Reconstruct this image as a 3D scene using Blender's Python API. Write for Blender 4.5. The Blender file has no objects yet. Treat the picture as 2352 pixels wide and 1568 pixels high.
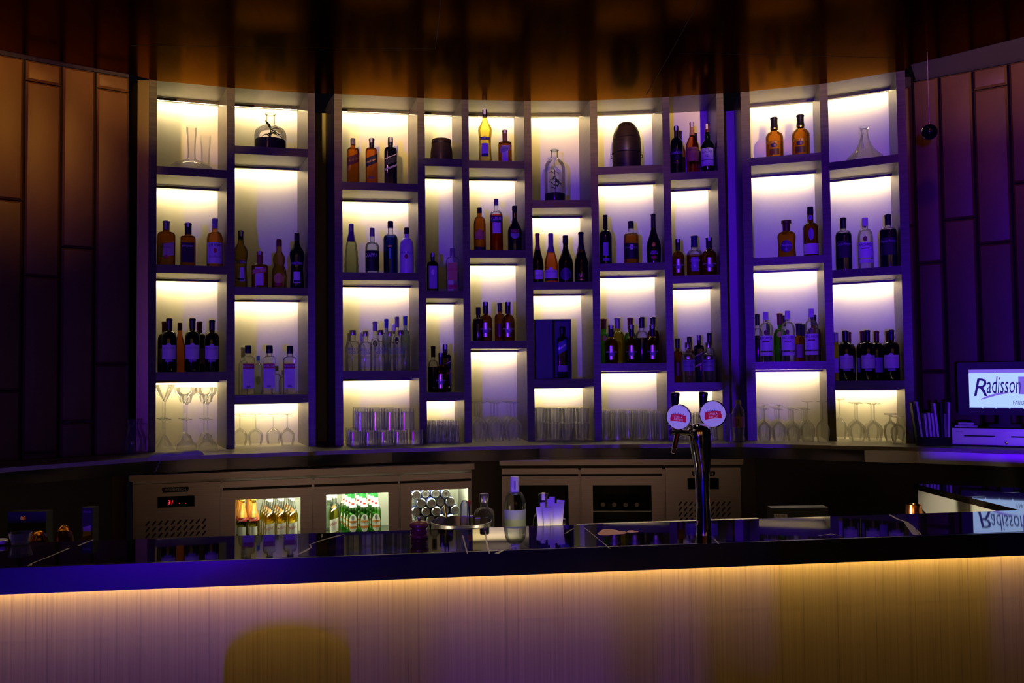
import bpy, math, random
from mathutils import Vector, Matrix
random.seed(7)
SC = bpy.context.scene
COL = SC.collection
PI = math.pi
# ------------------------------------------------------------------ camera
F = 2000.0; CX, CY = 1176.0, 784.0
EYE = Vector((0, 0, 1.37))
TILT = math.atan(76 / F); ROLL = 0.0115
fw = Vector((0, math.cos(TILT), math.sin(TILT)))
r0 = Vector((1, 0, 0)); u0 = Vector((0, -math.sin(TILT), math.cos(TILT)))
rt = r0 * math.cos(ROLL) - u0 * math.sin(ROLL)
up = u0 * math.cos(ROLL) + r0 * math.sin(ROLL)
cam_d = bpy.data.cameras.new('camera'); cam = bpy.data.objects.new('camera', cam_d); COL.objects.link(cam)
cam_d.sensor_fit = 'HORIZONTAL'; cam_d.sensor_width = 36; cam_d.lens = F / 2352 * 36; cam_d.clip_start = .05
cam.matrix_world = Matrix(((rt.x, up.x, -fw.x, EYE.x), (rt.y, up.y, -fw.y, EYE.y), (rt.z, up.z, -fw.z, EYE.z), (0, 0, 0, 1)))
SC.camera = cam
SC.view_settings.view_transform = 'Standard'; SC.view_settings.look = 'None'
SC.view_settings.gamma = 1; SC.view_settings.exposure = 0; SC.view_settings.use_curve_mapping = False
cy = SC.cycles
cy.max_bounces = 7; cy.diffuse_bounces = 3; cy.glossy_bounces = 4; cy.transmission_bounces = 4
cy.transparent_max_bounces = 48; cy.caustics_reflective = False; cy.caustics_refractive = False
cy.sample_clamp_indirect = 4; cy.use_denoising = True
w = bpy.data.worlds.new('night'); SC.world = w; w.use_nodes = True
w.node_tree.nodes['Background'].inputs[0].default_value = (.35, .25, .5, 1)
w.node_tree.nodes['Background'].inputs[1].default_value = .004

def ray(px, py): return fw + rt * ((px - CX) / F) + up * ((CY - py) / F)
def at_y(px, py, Y): d = ray(px, py); return EYE + d * ((Y - EYE.y) / d.y)
def at_z(px, py, z): d = ray(px, py); return EYE + d * ((z - EYE.z) / d.z)
def at_plane(px, py, P, N): d = ray(px, py); return EYE + d * ((P - EYE).dot(N) / d.dot(N))
def proj(p):
    v = p - EYE; k = v.dot(fw); return (CX + F * v.dot(rt) / k, CY - F * v.dot(up) / k)

# ------------------------------------------------------------------ materials
MATS = {}
def nodes(name):
    m = bpy.data.materials.new(name); m.use_nodes = True
    nt = m.node_tree; nt.nodes.clear(); MATS[name] = m
    return m, nt, nt.nodes.new('ShaderNodeOutputMaterial')
def L(nt, a, b): nt.links.new(a, b)
def pm(name, col, rough=.5, metal=0., coat=0., emit=0., ecol=None, spec=None, ior=None):
    m, nt, o = nodes(name); b = nt.nodes.new('ShaderNodeBsdfPrincipled')
    b.inputs['Base Color'].default_value = (*col, 1); b.inputs['Roughness'].default_value = rough
    b.inputs['Metallic'].default_value = metal; b.inputs['Coat Weight'].default_value = coat
    b.inputs['Coat Roughness'].default_value = .05
    if spec is not None: b.inputs['Specular IOR Level'].default_value = spec
    if ior: b.inputs['IOR'].default_value = ior
    if emit:
        b.inputs['Emission Color'].default_value = (*(ecol or col), 1); b.inputs['Emission Strength'].default_value = emit
    L(nt, b.outputs[0], o.inputs[0]); return m
def nz(nt, scale, vec=(1, 1, 1), detail=4, coord='Object', rough=.6, dist=0):
    tc = nt.nodes.new('ShaderNodeTexCoord'); mp = nt.nodes.new('ShaderNodeMapping'); n = nt.nodes.new('ShaderNodeTexNoise')
    mp.inputs['Scale'].default_value = vec; n.inputs['Scale'].default_value = scale; n.inputs['Detail'].default_value = detail
    n.inputs['Roughness'].default_value = rough; n.inputs['Distortion'].default_value = dist
    L(nt, tc.outputs[coord], mp.inputs[0]); L(nt, mp.outputs[0], n.inputs['Vector']); return n
def ramp(nt, src, stops):
    r = nt.nodes.new('ShaderNodeValToRGB'); e = r.color_ramp.elements
    while len(e) < len(stops): e.new(.5)
    for k, (p, c) in zip(e, stops): k.position = p; k.color = (*c, 1)
    L(nt, src, r.inputs[0]); return r
def grain(name, stops, scale, vec, rough=.4, coat=0., bump=0., spec=.5, tint=None, metal=0., coord='Object', detail=5):
    m = pm(name, stops[0][1], rough, metal, coat, spec=spec); nt = m.node_tree; b = [n for n in nt.nodes if n.type == 'BSDF_PRINCIPLED'][0]
    n = nz(nt, scale, vec, detail, coord); r = ramp(nt, n.outputs['Fac'], stops); L(nt, r.outputs[0], b.inputs['Base Color'])
    if tint: b.inputs['Specular Tint'].default_value = (*tint, 1)
    if bump:
        bp = nt.nodes.new('ShaderNodeBump'); bp.inputs['Strength'].default_value = bump; bp.inputs['Distance'].default_value = .002
        L(nt, n.outputs['Fac'], bp.inputs['Height']); L(nt, bp.outputs[0], b.inputs['Normal'])
    return m
def glass(name, col, edge=.35, gl=1.0, rough=.02, ior=1.45, e0=.6, fk=.7, haze=0):
    """thin-walled glass: straight-through colour that deepens towards the rim, plus Fresnel reflection"""
    m, nt, o = nodes(name)
    lw = nt.nodes.new('ShaderNodeLayerWeight'); lw.inputs[0].default_value = .5
    r = ramp(nt, lw.outputs['Facing'], [(e0, col), (1., tuple(c * edge for c in col))])
    t = nt.nodes.new('ShaderNodeBsdfTransparent'); L(nt, r.outputs[0], t.inputs[0])
    g = nt.nodes.new('ShaderNodeBsdfGlossy'); g.inputs['Roughness'].default_value = rough; g.inputs[0].default_value = (gl, gl, gl, 1)
    fr = nt.nodes.new('ShaderNodeFresnel'); fr.inputs[0].default_value = ior
    ml = nt.nodes.new('ShaderNodeMath'); ml.operation = 'MULTIPLY'; ml.inputs[1].default_value = fk; L(nt, fr.outputs[0], ml.inputs[0])
    mx = nt.nodes.new('ShaderNodeMixShader'); L(nt, ml.outputs[0], mx.inputs[0]); L(nt, t.outputs[0], mx.inputs[1]); L(nt, g.outputs[0], mx.inputs[2])
    if haze:
        df = nt.nodes.new('ShaderNodeBsdfDiffuse'); tl = nt.nodes.new('ShaderNodeBsdfTranslucent'); m1 = nt.nodes.new('ShaderNodeMixShader'); m2 = nt.nodes.new('ShaderNodeMixShader')
        m1.inputs[0].default_value = .5; m2.inputs[0].default_value = haze; L(nt, df.outputs[0], m1.inputs[1]); L(nt, tl.outputs[0], m1.inputs[2])
        L(nt, mx.outputs[0], m2.inputs[1]); L(nt, m1.outputs[0], m2.inputs[2]); mx = m2
    L(nt, mx.outputs[0], o.inputs[0]); return m
M = MATS
grain('wood', [(.3, (.066, .057, .048)), (.7, (.122, .104, .086))], 6, (1, 1, 14), .32, 0, .05, spec=.4)
pm('panel_cream', (.80, .76, .68), .6)
pm('wall_paint', (.62, .58, .55), .6)
pm('led', (1, .84, .52), .5, emit=43, ecol=(1, .79, .38))
pm('led_bar', (1, .8, .45), .5, emit=185, ecol=(1, .76, .28))
pm('led_fridge', (1, 1, .9), .5, emit=100, ecol=(1, 1, .70))
grain('veneer', [(.35, (.028, .015, .008)), (.65, (.048, .026, .014))], 5, (9, 1, 1), .16, 0, 0, tint=(.72, .52, .40), metal=1.)
pm('led_rear', (1, .85, .6), .5, emit=14, ecol=(1, .78, .46))
pm('seam', (.002, .001, .001), .9)
pm('plaster', (.20, .16, .20), .7)
grain('hide', [(.3, (.085, .036, .016)), (.7, (.125, .054, .022))], 7, (1, 1, .5), .5, 0, .15)
pm('mirror', (.8, .74, .62), .09, 1)
pm('bronze', (.50, .36, .20), .24, 1)
grain('stone', [(.3, (.44, .40, .34)), (.7, (.56, .52, .44))], 9, (1, 1, 1), .35)
pm('black_gloss', (.006, .006, .008), .16, spec=.4)
pm('black', (.008, .008, .009), .5)
pm('black_rubber', (.004, .004, .004), .6)
m = pm('marble', (.004, .003, .003), .03, spec=.7); nt = m.node_tree; b = [n for n in nt.nodes if n.type == 'BSDF_PRINCIPLED'][0]
n = nz(nt, 3.2, (1, 1, 1), 8, dist=1.2); r = ramp(nt, n.outputs['Fac'], [(.52, (.004, .003, .003)), (.62, (.012, .008, .006)), (.72, (.03, .02, .015))]); L(nt, r.outputs[0], b.inputs[0])
pm('vein', (.55, .50, .42), .12)
pm('slab_edge', (.004, .004, .006), .16, ior=2.5)
m = grain('veneer_bar', [(.30, (.24, .145, .065)), (.42, (.34, .215, .10)), (.70, (.42, .275, .135))], 5.0, (34, 34, .26), .42, 0, .06, detail=9)
grain('floor', [(.3, (.10, .09, .085)), (.7, (.15, .14, .13))], 4, (1, 1, 1), .4)
grain('steel', [(.3, (.40, .37, .36)), (.7, (.50, .46, .45))], 3, (1, 1, 60), .38, 0, 0, metal=.85)
pm('steel_plain', (.45, .43, .42), .3, .9)
pm('chrome', (.82, .82, .82), .05, 1)
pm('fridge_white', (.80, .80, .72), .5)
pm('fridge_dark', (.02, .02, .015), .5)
pm('gold', (.55, .36, .10), .3, 1)
pm('silver', (.62, .62, .66), .28, 1)
pm('tin', (.70, .70, .68), .3, .9)
for nm, c, rg in [('paper', (.90, .87, .82), .6), ('cream', (.70, .62, .46), .6), ('white', (.92, .92, .92), .5), ('grey', (.30, .30, .32), .6), ('red', (.55, .03, .03), .45),
                  ('orange', (.80, .28, .05), .5), ('yellow', (.82, .66, .12), .5), ('navy', (.015, .02, .12), .4), ('blue', (.05, .08, .45), .4), ('green', (.03, .25, .06), .4), ('purple', (.10, .03, .20), .4),
                  ('brown', (.12, .05, .02), .4), ('amber_paper', (.75, .38, .10), .5), ('maroon', (.16, .02, .02), .4), ('ink', (.01, .01, .015), .6), ('pink', (.75, .35, .30), .5), ('teal', (.15, .55, .55), .5),
                  ('lilac', (.38, .32, .52), .5), ('terracotta', (.35, .12, .05), .5), ('sage', (.42, .52, .42), .5)]:
    pm(nm, c, rg)
pm('foil_dark', (.02, .018, .035), .28, .3, spec=.6)
pm('foil_rose', (.30, .12, .10), .3, .5)
pm('foil_grey', (.30, .27, .32), .35, .3)
glass('clear', (.96, .97, .96), .36, e0=.68, fk=.75, haze=.03, rough=.05)
glass('glassware', (.975, .98, .97), .60, e0=.76, fk=.62, haze=.085, rough=.06)
glass('scoop_plastic', (.82, .82, .86), .45, e0=.5, fk=.9, haze=.15, rough=.05)
glass('pane', (.90, .92, .88), .8, ior=1.3)
glass('amber', (.72, .42, .15), .35)
glass('amber_dark', (.50, .25, .085), .3)
glass('whisky_red', (.72, .37, .11), .35)
glass('campari', (.50, .07, .03), .3)
glass('vermouth', (.88, .78, .28), .4)
glass('vermouth_old', (.72, .58, .22), .35)
glass('rose_wine', (.85, .42, .20), .4)
glass('green_glass', (.22, .62, .20), .3)
glass('olive_glass', (.70, .66, .22), .4)
glass('beer', (.95, .82, .28), .6)
glass('beer_green', (.46, .80, .32), .45)
glass('blue_glass', (.06, .10, .38), .3)
glass('frost', (.50, .60, .54), .6)
glass('pale', (.80, .86, .80), .4)
pm('wine_glass_dark', (.004, .006, .004), .05, spec=.6)
pm('bottle_black', (.006, .006, .012), .06, spec=.6)
pm('bottle_green', (.004, .018, .008), .05, spec=.6)
pm('porcelain', (.82, .82, .84), .15)
grain('barrel_wood', [(.3, (.030, .018, .010)), (.7, (.075, .042, .020))], 8, (1, 1, 6), .4, 0, .1)
grain('mill_wood', [(.3, (.20, .075, .03)), (.7, (.30, .12, .05))], 6, (1, 1, 5), .2, .6)
pm('soil', (.008, .006, .004), .95)
pm('leaf', (.03, .055, .02), .6)
pm('cloth', (.72, .70, .74), .85)
pm('red_digit', (1, .05, .03), .5, emit=2.2, ecol=(1, .03, .04))
pm('orange_digit', (1, .4, .05), .5, emit=.16, ecol=(1, .35, .03))
pm('screen_white', (.6, .8, .9), .4, emit=.75, ecol=(.55, .84, .95))
pm('screen_lilac', (.4, .3, .8), .4, emit=.40, ecol=(.40, .28, .85))
pm('screen_ink', (.02, .02, .10), .4, emit=.05, ecol=(.1, .08, .6))
pm('medal_white', (.74, .72, .76), .25, emit=.16, ecol=(.9, .8, 1))  # slight emission added to brighten the medallion faces and their letters
pm('logo_red', (.80, .015, .03), .35, emit=.12, ecol=(1, .02, .03))  # emblem red with a little added glow
pm('clear_plastic', (.6, .6, .65), .15)
pm('ball', (.03, .03, .07), .08, .9)
pm('copper', (.62, .22, .07), .2, 1)
pm('flame', (1, .6, .2), .5, emit=1.6, ecol=(1, .42, .06))
pm('thread', (.5, .5, .5), .6)

# ------------------------------------------------------------------ mesh builder
class MB:
    def __init__(s): s.v = []; s.f = []; s.mi = []
    def add(s, vs, fs, mi=0):
        b = len(s.v); s.v += [tuple(v) for v in vs]; s.f += [tuple(i + b for i in f) for f in fs]
        s.mi += list(mi) if isinstance(mi, (list, tuple)) else [mi] * len(fs); return s
    def box(s, lo, hi, mi=0):
        x0, y0, z0 = lo; x1, y1, z1 = hi
        return s.prism([(x0, y0), (x1, y0), (x1, y1), (x0, y1)], z0, z1, mi)
    def prism(s, pts, z0, z1, mi=0):
        n = len(pts); vs = [(p[0], p[1], z0) for p in pts] + [(p[0], p[1], z1) for p in pts]
        return s.add(vs, [tuple(range(n - 1, -1, -1)), tuple(range(n, 2 * n))] + [(i, (i + 1) % n, n + (i + 1) % n, n + i) for i in range(n)], mi)
    def rbox(s, lo, hi, r, mi=0, seg=3, axis='z'):
        """box with rounded vertical (or y-axis) edges"""
        (x0, y0, z0), (x1, y1, z1) = lo, hi
        if axis == 'y':
            t = MB().rbox((x0, z0, y0), (x1, z1, y1), r, mi, seg)
            return s.add([(x, z, y) for x, y, z in t.v], [tuple(reversed(f)) for f in t.f], t.mi)
        pts = []
        for cx, cy_, a in ((x1 - r, y1 - r, 0), (x0 + r, y1 - r, 1), (x0 + r, y0 + r, 2), (x1 - r, y0 + r, 3)):
            for k in range(seg + 1):
                t = (a + k / seg) * PI / 2; pts.append((cx + r * math.cos(t), cy_ + r * math.sin(t)))
        return s.prism(pts, z0, z1, mi)
    def lathe(s, prof, seg=24, mi=0, c=(0, 0, 0), sq=2., dr=1., neck=.4, close=(True, True), rmax=None, mif=None):
        """prof: (z, r); sq: superellipse exponent for the wide part, dr: depth ratio"""
        rmax = rmax or max(r for z, r in prof); vs = []; fs = []; ms = []
        for z, r in prof:
            t = min(1, max(0, (r / rmax - neck) / (1 - neck + 1e-6) * 1.6)); n = 2 + (sq - 2) * t; d = 1 + (dr - 1) * t
            for k in range(seg):
                a = 2 * PI * k / seg; ca, sa = math.cos(a), math.sin(a)
                q = (abs(ca) ** n + abs(sa) ** n) ** (-1 / n)
                vs.append((c[0] + r * q * ca, c[1] + r * d * q * sa, c[2] + z))
        m_ = len(prof)
        for i in range(m_ - 1):
            for k in range(seg):
                j = (k + 1) % seg; fs.append((i * seg + k, i * seg + j, (i + 1) * seg + j, (i + 1) * seg + k))
                ms.append(mif(.5 * (prof[i][0] + prof[i + 1][0])) if mif else mi)
        if close[0]: fs.append(tuple(range(seg - 1, -1, -1))); ms.append(ms[0] if mif else mi)
        if close[1]: fs.append(tuple(range((m_ - 1) * seg, m_ * seg))); ms.append(ms[-1] if mif else mi)
        return s.add(vs, fs, ms)
    def tube(s, pts, r, seg=8, mi=0, cap=True):
        pts = [Vector(p) for p in pts]; vs = []; fs = []; n = len(pts)
        rs = r if isinstance(r, (list, tuple)) else [r] * n
        for i, p in enumerate(pts):
            d = (pts[min(i + 1, n - 1)] - pts[max(i - 1, 0)]).normalized()
            a = d.cross(Vector((0, 0, 1)) if abs(d.z) < .9 else Vector((1, 0, 0))).normalized(); b_ = d.cross(a)
            for k in range(seg):
                t = 2 * PI * k / seg; vs.append(p + (a * math.cos(t) + b_ * math.sin(t)) * rs[i])
        for i in range(n - 1):
            for k in range(seg):
                j = (k + 1) % seg; fs.append((i * seg + k, i * seg + j, (i + 1) * seg + j, (i + 1) * seg + k))
        if cap: fs += [tuple(range(seg - 1, -1, -1)), tuple(range((n - 1) * seg, n * seg))]
        return s.add(vs, fs, mi)
    def xf(s, mat): s.v = [tuple(mat @ Vector(v)) for v in s.v]; return s
    def mesh(s, name, mats, smooth=True, ang=38):
        me = bpy.data.meshes.new(name); me.from_pydata(s.v, [], s.f)
        for m in (mats if isinstance(mats, (list, tuple)) else [mats]): me.materials.append(M[m])
        me.polygons.foreach_set('material_index', s.mi); me.polygons.foreach_set('use_smooth', [smooth] * len(s.f))
        me.update()
        if smooth: me.set_sharp_from_angle(angle=math.radians(ang))
        return me
    def build(s, name, mats, parent=None, **k): return link(name, s.mesh(name, mats, **k), parent)
def link(name, me, parent=None):
    o = bpy.data.objects.new(name, me); COL.objects.link(o)
    if parent: o.parent = parent
    return o
def tag(o, label, cat, group=None):
    o['label'] = label; o['category'] = cat
    if group: o['group'] = group
    return o
def thing(name, label, cat, loc=(0, 0, 0), rz=0, group=None):
    o = link(name, None); o.location = loc; o.rotation_euler = (0, 0, rz); o.empty_display_size = .05
    return tag(o, label, cat, group)
def struct(o): o['kind'] = 'structure'; return o
def face_cam(P): return math.atan2(-P.x, P.y)

TXT = {}
def text2d(s, shear=0.):
    """letters as flat 2-D outlines, cap height 1, centred"""
    if (s, shear) in TXT: return TXT[s, shear]
    cu = bpy.data.curves.new('letters', 'FONT'); cu.body = s; cu.resolution_u = 2; cu.align_x = 'CENTER'; cu.shear = shear; cu.size = 1; cu.space_line = .8
    ob = bpy.data.objects.new('letters', cu); me = ob.to_mesh()
    vs = [(v.co.x, v.co.y) for v in me.vertices]; fs = [tuple(p.vertices) for p in me.polygons]
    ob.to_mesh_clear(); bpy.data.objects.remove(ob); bpy.data.curves.remove(cu)
    ys = [v[1] for v in vs]; h = .70; mid = (max(ys) + min(ys)) / 2; xs = [v[0] for v in vs]; mx = (max(xs) + min(xs)) / 2
    lines = s.count('\n') + 1
    TXT[s, shear] = ([((x - mx) / h, (y - mid) / h) for x, y in vs], fs, (max(xs) - min(xs)) / h)
    return TXT[s, shear]
def flat_text(s, h, maxw=None, shear=0., bold=0):
    """text in the local XZ plane facing -y; returns MB"""
    vs, fs, wd = text2d(s, shear); k = h; kx = h if not maxw or wd * h <= maxw else maxw / wd
    return MB().add([(x * kx, 0, y * k) for x, y in vs], fs)
# ------------------------------------------------------------------ shelving wall
ZC = 3.018      # ceiling
ZT = 0.972      # back counter
ZB = 0.930      # bar top
SD = 0.34       # shelf depth
DP = [(-400, 4.2), (342, 4.74), (358, 4.764), (540, 4.90), (707, 5.0), (785, 5.03), (958, 5.11), (1060, 5.155), (1215, 5.195), (1365, 5.20), (1530, 5.155),
      (1655, 5.10), (1720, 5.07), (1903, 4.94), (2070, 4.755), (2095, 4.73), (2800, 4.2)]
def Dx(x):
    for (a, da), (b, db) in zip(DP, DP[1:]):
        if a <= x <= b: return da + (db - da) * (x - a) / (b - a)
POST = [(341, 359, -27), (520.5, 539.5, -26), (707.5, 724, -23), (769, 787, -20), (961, 978, -16), (1063.5, 1079.5, -13.5), (1207.5, 1224, -10),
        (1360, 1377, -7), (1527, 1544, -1), (1653, 1669, 3), (1709, 1730, 8), (1892, 1911, 13), (2070, 2091, 17)]
FLx = [at_y(a, 600, Dx(a)).xy for a, b, d in POST]
FRx = [at_y(b, 600, Dx(b)).xy for a, b, d in POST]
DV = [Vector((math.tan(math.radians(d)), 1)) for a, b, d in POST]
COLS = [(0, 1), (1, 2), (3, 4), (4, 5), (5, 6), (6, 7), (7, 8), (8, 9), (10, 11), (11, 12)]
def seg(c, t):
    i, j = COLS[c]; return FRx[i] + DV[i] * t, FLx[j] + DV[j] * t
def cellpt(c, px, t, py=700):
    """plan point at pixel column px, t metres behind the shelf front of column c"""
    a, b = seg(c, t); d = ray(px, py); n = Vector((-(b - a).y, (b - a).x)); o = EYE.xy
    k = (a - o).dot(n) / d.xy.dot(n); return o + d.xy * k
BPY = {0: [385.5, 609, 854], 1: [338, 659.5, 906.5], 2: [419.5, 625.5, 851], 3: [364, 667, 901], 4: [368.5, 574, 782], 5: [459, 647, 870.5],
       6: [380.5, 603.5, 834], 7: [393.5, 631.5, 878.5], 8: [356, 588.5, 830], 9: [363, 615, 874]}
TH = .046
SHELF = {}
for c, ys in BPY.items():
    a, b = seg(c, 0); m_ = (a + b) / 2; x = (POST[COLS[c][0]][1] + POST[COLS[c][1]][0]) / 2
    SHELF[c] = [at_y(x, y, m_.y).z for y in ys] + [ZT]
def build_local(mb, name, mats, root, **k):
    o = root.location; mb.v = [(x - o.x, y - o.y, z - o.z) for x, y, z in mb.v]; return mb.build(name, mats, root, **k)
def quad(a, b, c, d): return [tuple(a), tuple(b), tuple(c), tuple(d)]
BAYS = [((0, 1, 2), 'two-column lit wooden shelving bay beside the orange plank wall', 'shelving unit'),
        ((3, 4, 5, 6, 7, 8, 9), 'wide six-column lit wooden shelving bay at the middle of the curved back bar', 'shelving unit'),
        ((10, 11, 12), 'two-column lit wooden shelving bay beside the violet plank wall and till', 'shelving unit')]
for ps, lab, cat in BAYS:
    mid = (FLx[ps[0]] + FRx[ps[-1]]) / 2
    root = thing('back_bar_shelving', lab, cat, (mid.x, mid.y + .17, ZT), 0, 'lit back bar shelving bays')
    for p in ps:
        pts = quad(FLx[p], FRx[p], FRx[p] + DV[p] * SD, FLx[p] + DV[p] * SD)
        build_local(MB().prism(pts, ZT + .0005, ZC + .02), 'upright', 'wood', root)
    for c, (i, j) in enumerate(COLS):
        if i not in ps: continue
        for z in SHELF[c][:3]:
            a, b = seg(c, .003); a2, b2 = seg(c, SD); build_local(MB().prism(quad(a, b, b2, a2), z - TH, z), 'shelf', 'wood', root)
        a, b = seg(c, 0); a2, b2 = seg(c, SD)
        build_local(MB().prism(quad(a, b, b2, a2), ZC, ZC + .02), 'top_panel', 'wood', root)
        tops = [ZC] + [z - TH for z in SHELF[c][:3]]
        for k, z in enumerate(tops):
            if c == 7 and k == 0: continue          # the lamp in this cell is off
            a, b = seg(c, SD - .054); a2, b2 = seg(c, SD - .034); u = (b - a).normalized() * .006
            build_local(MB().prism(quad(a + u, b - u, b2 - u, a2 + u), z - .005, z - .0005), 'led_strip', 'led', root)
            a, b = seg(c, SD - .068); a2, b2 = seg(c, SD - .062); build_local(MB().prism(quad(a, b, b2, a2), z - .0135, z - .0003), 'light_lip', 'wood', root)
        a, b = seg(c, SD - .001); a2, b2 = seg(c, SD + .015)
        build_local(MB().prism(quad(a, b, b2, a2), ZT + .0005, ZC), 'back_panel', 'panel_cream', root)
# wall behind
WP = [FLx[0] + DV[0] * .37]
for p in range(13): WP.append((FLx[p] + FRx[p]) / 2 + DV[p] * .37)
WP.append(FRx[12] + DV[12] * .37)
def wallstrip(name, pts, th, z0, z1, mat):
    mb = MB(); n = len(pts); out = []
    for i, p in enumerate(pts):
        d = (pts[min(i + 1, n - 1)] - pts[max(i - 1, 0)]).normalized(); out.append(p + Vector((-d.y, d.x)) * th)
    mb.prism([tuple(p) for p in pts] + [tuple(p) for p in reversed(out)], z0, z1)
    return struct(mb.build(name, mat, smooth=False))
wallstrip('wall_back', WP, .1, 0, ZC, 'wall_paint')
# side plank walls, soffits, mirror strips
LTOP = [at_z(x, y, ZC).xy for x, y in ((-420, 36), (-150, 96), (0, 126), (150, 154), (296, 179))]
RTOP = [at_z(x, y, ZC).xy for x, y in ((2104, 187), (2230, 163), (2352, 140), (2560, 96), (2800, 40))]
def plank_wall(name, poly, seams, z0, rows, flip):
    """wall of tall padded planks: seams are distances along the polyline"""
    mb = MB(); ln = [0]
    for a, b in zip(poly, poly[1:]): ln.append(ln[-1] + (b - a).length)
    def P(s):
        for k in range(len(poly) - 1):
            if s <= ln[k + 1] or k == len(poly) - 2:
                t = (s - ln[k]) / (ln[k + 1] - ln[k]); d = (poly[k + 1] - poly[k]).normalized(); return poly[k] + (poly[k + 1] - poly[k]) * t, d
    g = .006
    for i, (s0, s1) in enumerate(zip(seams, seams[1:])):
        zs = [z0] + rows[i % len(rows)] + [ZC - .004]
        for za, zb in zip(zs, zs[1:]):
            vs = []; fs = []
            (pa, da), (pb, db) = P(s0 + g), P(s1 - g); na, nb = Vector((da.y, -da.x)), Vector((db.y, -db.x))
            lay = [(0, 0, .0), (.0, .0, -.016), (.010, .010, -.028), (.03, .03, -.032)]
            for ix, iz, off in lay:
                ta = pa + da * ix - na * (off if off <= 0 else 0); tb = pb - db * ix - nb * off
                ta = pa + da * ix + na * (-off); tb = pb - db * ix + nb * (-off)
                z_0, z_1 = za + g / 2 + iz, zb - g / 2 - iz
                vs += [(ta.x, ta.y, z_0), (tb.x, tb.y, z_0), (tb.x, tb.y, z_1), (ta.x, ta.y, z_1)]
            for l in range(3):
                for k in range(4): fs.append((l * 4 + k, l * 4 + (k + 1) % 4, (l + 1) * 4 + (k + 1) % 4, (l + 1) * 4 + k))
            fs.append((12, 13, 14, 15)); mb.add(vs, fs)
    n = len(poly); out = []
    for i, p in enumerate(poly):
        d = (poly[min(i + 1, n - 1)] - poly[max(i - 1, 0)]).normalized(); out.append(p + Vector((-d.y, d.x)) * .06)
    mb.prism([tuple(p) for p in poly] + [tuple(p) for p in reversed(out)], 0, ZC, 1)
    return struct(mb.build(name, ['hide', 'seam'], ang=25))
def alongs(poly, pxs):
    """distance along a plan polyline where the given pixel columns meet it"""
    res = []
    for px in pxs:
        d = ray(px, 500).xy; o = EYE.xy; acc = 0; best = None
        for k, (a, b) in enumerate(zip(poly, poly[1:])):
            e = b - a; den = d.x * e.y - d.y * e.x; s = ((a - o).x * d.y - (a - o).y * d.x) / -den if abs(den) > 1e-9 else -1
            s = (d.x * (a - o).y - d.y * (a - o).x) / (d.y * e.x - d.x * e.y)
            if (-.001 <= s or k == 0) and (s <= 1.001 or k == len(poly) - 2): best = acc + s * e.length; break
            acc += e.length
        res.append(best)
    return res
lz = lambda y, x, D: at_y(x, y, D).z
LS = alongs(LTOP, [52, 138, 217, 296]); st = LS[1] - LS[0]
plank_wall('wall_left', LTOP, [LS[0] - 3 * st, LS[0] - 2 * st, LS[0] - st] + LS, .2,
           [[1.2, 2.5], [1.6, 2.7], [1.32, 2.28], [1.0, 1.9, 2.905], [1.15, 2.06], [1.45, 2.93]], 0)
RS = alongs(RTOP, [2104, 2166, 2244, 2327, 2410]); st = RS[3] - RS[2]
plank_wall('wall_right', RTOP, RS + [RS[-1] + st, RS[-1] + 2 * st], .2, [[1.36, 1.97], [2.2], [2.05, 2.90], [2.36], [1.8], [1.5, 2.5]], 0)
# mirror / bronze strips between shelving and planks
def strip(name, a, b, mat, z0=ZT, z1=ZC, th=.02):
    d = (b - a).normalized(); n = Vector((-d.y, d.x)) * th
    return struct(MB().prism(quad(a, b, b + n, a + n), z0 + .001, z1 - .001).build(name, mat, smooth=False))
pA = at_y(297, 600, Dx(341) + .02).xy; pB = at_y(314, 600, Dx(341) + .01).xy; pC = FLx[0] + Vector((-.001, .015))
strip('trim_1', pA, pB, 'mirror'); strip('trim_2', pB + Vector((.001, 0)), pC, 'bronze')
pD = FRx[12] + Vector((.002, .05)); pE = at_y(2104.5, 600, (FRx[12].y + .10)).xy
strip('trim_3', pD, pE, 'mirror')
# ceiling (dark glossy veneer) with its curved back edge; plaster soffits over the plank walls
CL = [at_z(x, y, ZC).xy for x, y in ((-420, 20), (-150, 80), (0, 114), (150, 144), (296, 170))]
CR = [at_z(x, y, ZC).xy for x, y in ((2092, 148), (2200, 122), (2352, 84), (2560, 30), (2800, -40))]
front = []
for p in range(13): front += [FLx[p], FRx[p]]
poly = CL + front + CR
mb = MB(); pts = [tuple(p) for p in poly] + [(poly[-1].x, -6.6), (poly[0].x, -6.6)]
mb.prism(pts, ZC, ZC + .05)
def groove(pp, wd=.004):
    for a, b in zip(pp, pp[1:]):
        d = (b - a).normalized(); n = Vector((-d.y, d.x)) * wd / 2; q = [a - n, b - n, b + n, a + n]
        mb.add([(p.x, p.y, ZC - .0006) for p in q], [(3, 2, 1, 0)], 1)
cz = lambda *pp: [at_z(x, y, ZC).xy for x, y in pp]
groove(cz((300, 104), (640, 109), (1000, 112))); groove(cz((1485, 217), (1535, 130), (1640, -60))); groove(cz((1560, 122), (1800, 126), (2080, 134)))
groove(cz((1000, 112), (1020, -60)))
struct(mb.build('ceiling', ['veneer', 'seam'], smooth=False))
mb = MB()
for q, tpl in ((CL, LTOP), (CR, RTOP)):
    for (a, b), (c_, d) in zip(zip(q, q[1:]), zip(tpl, tpl[1:])):
        mb.prism(quad(a, b, d, c_), ZC + .002, ZC + .03)
struct(mb.build('trim_4', 'plaster', smooth=False))
struct(MB().box((-5, -6.7, 0), (5, -6.6, ZC)).build('wall_front', 'veneer_bar', smooth=False))
struct(MB().box((-5, -6.7, -.1), (5, 6.2, 0)).build('floor', 'floor', smooth=False))
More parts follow.
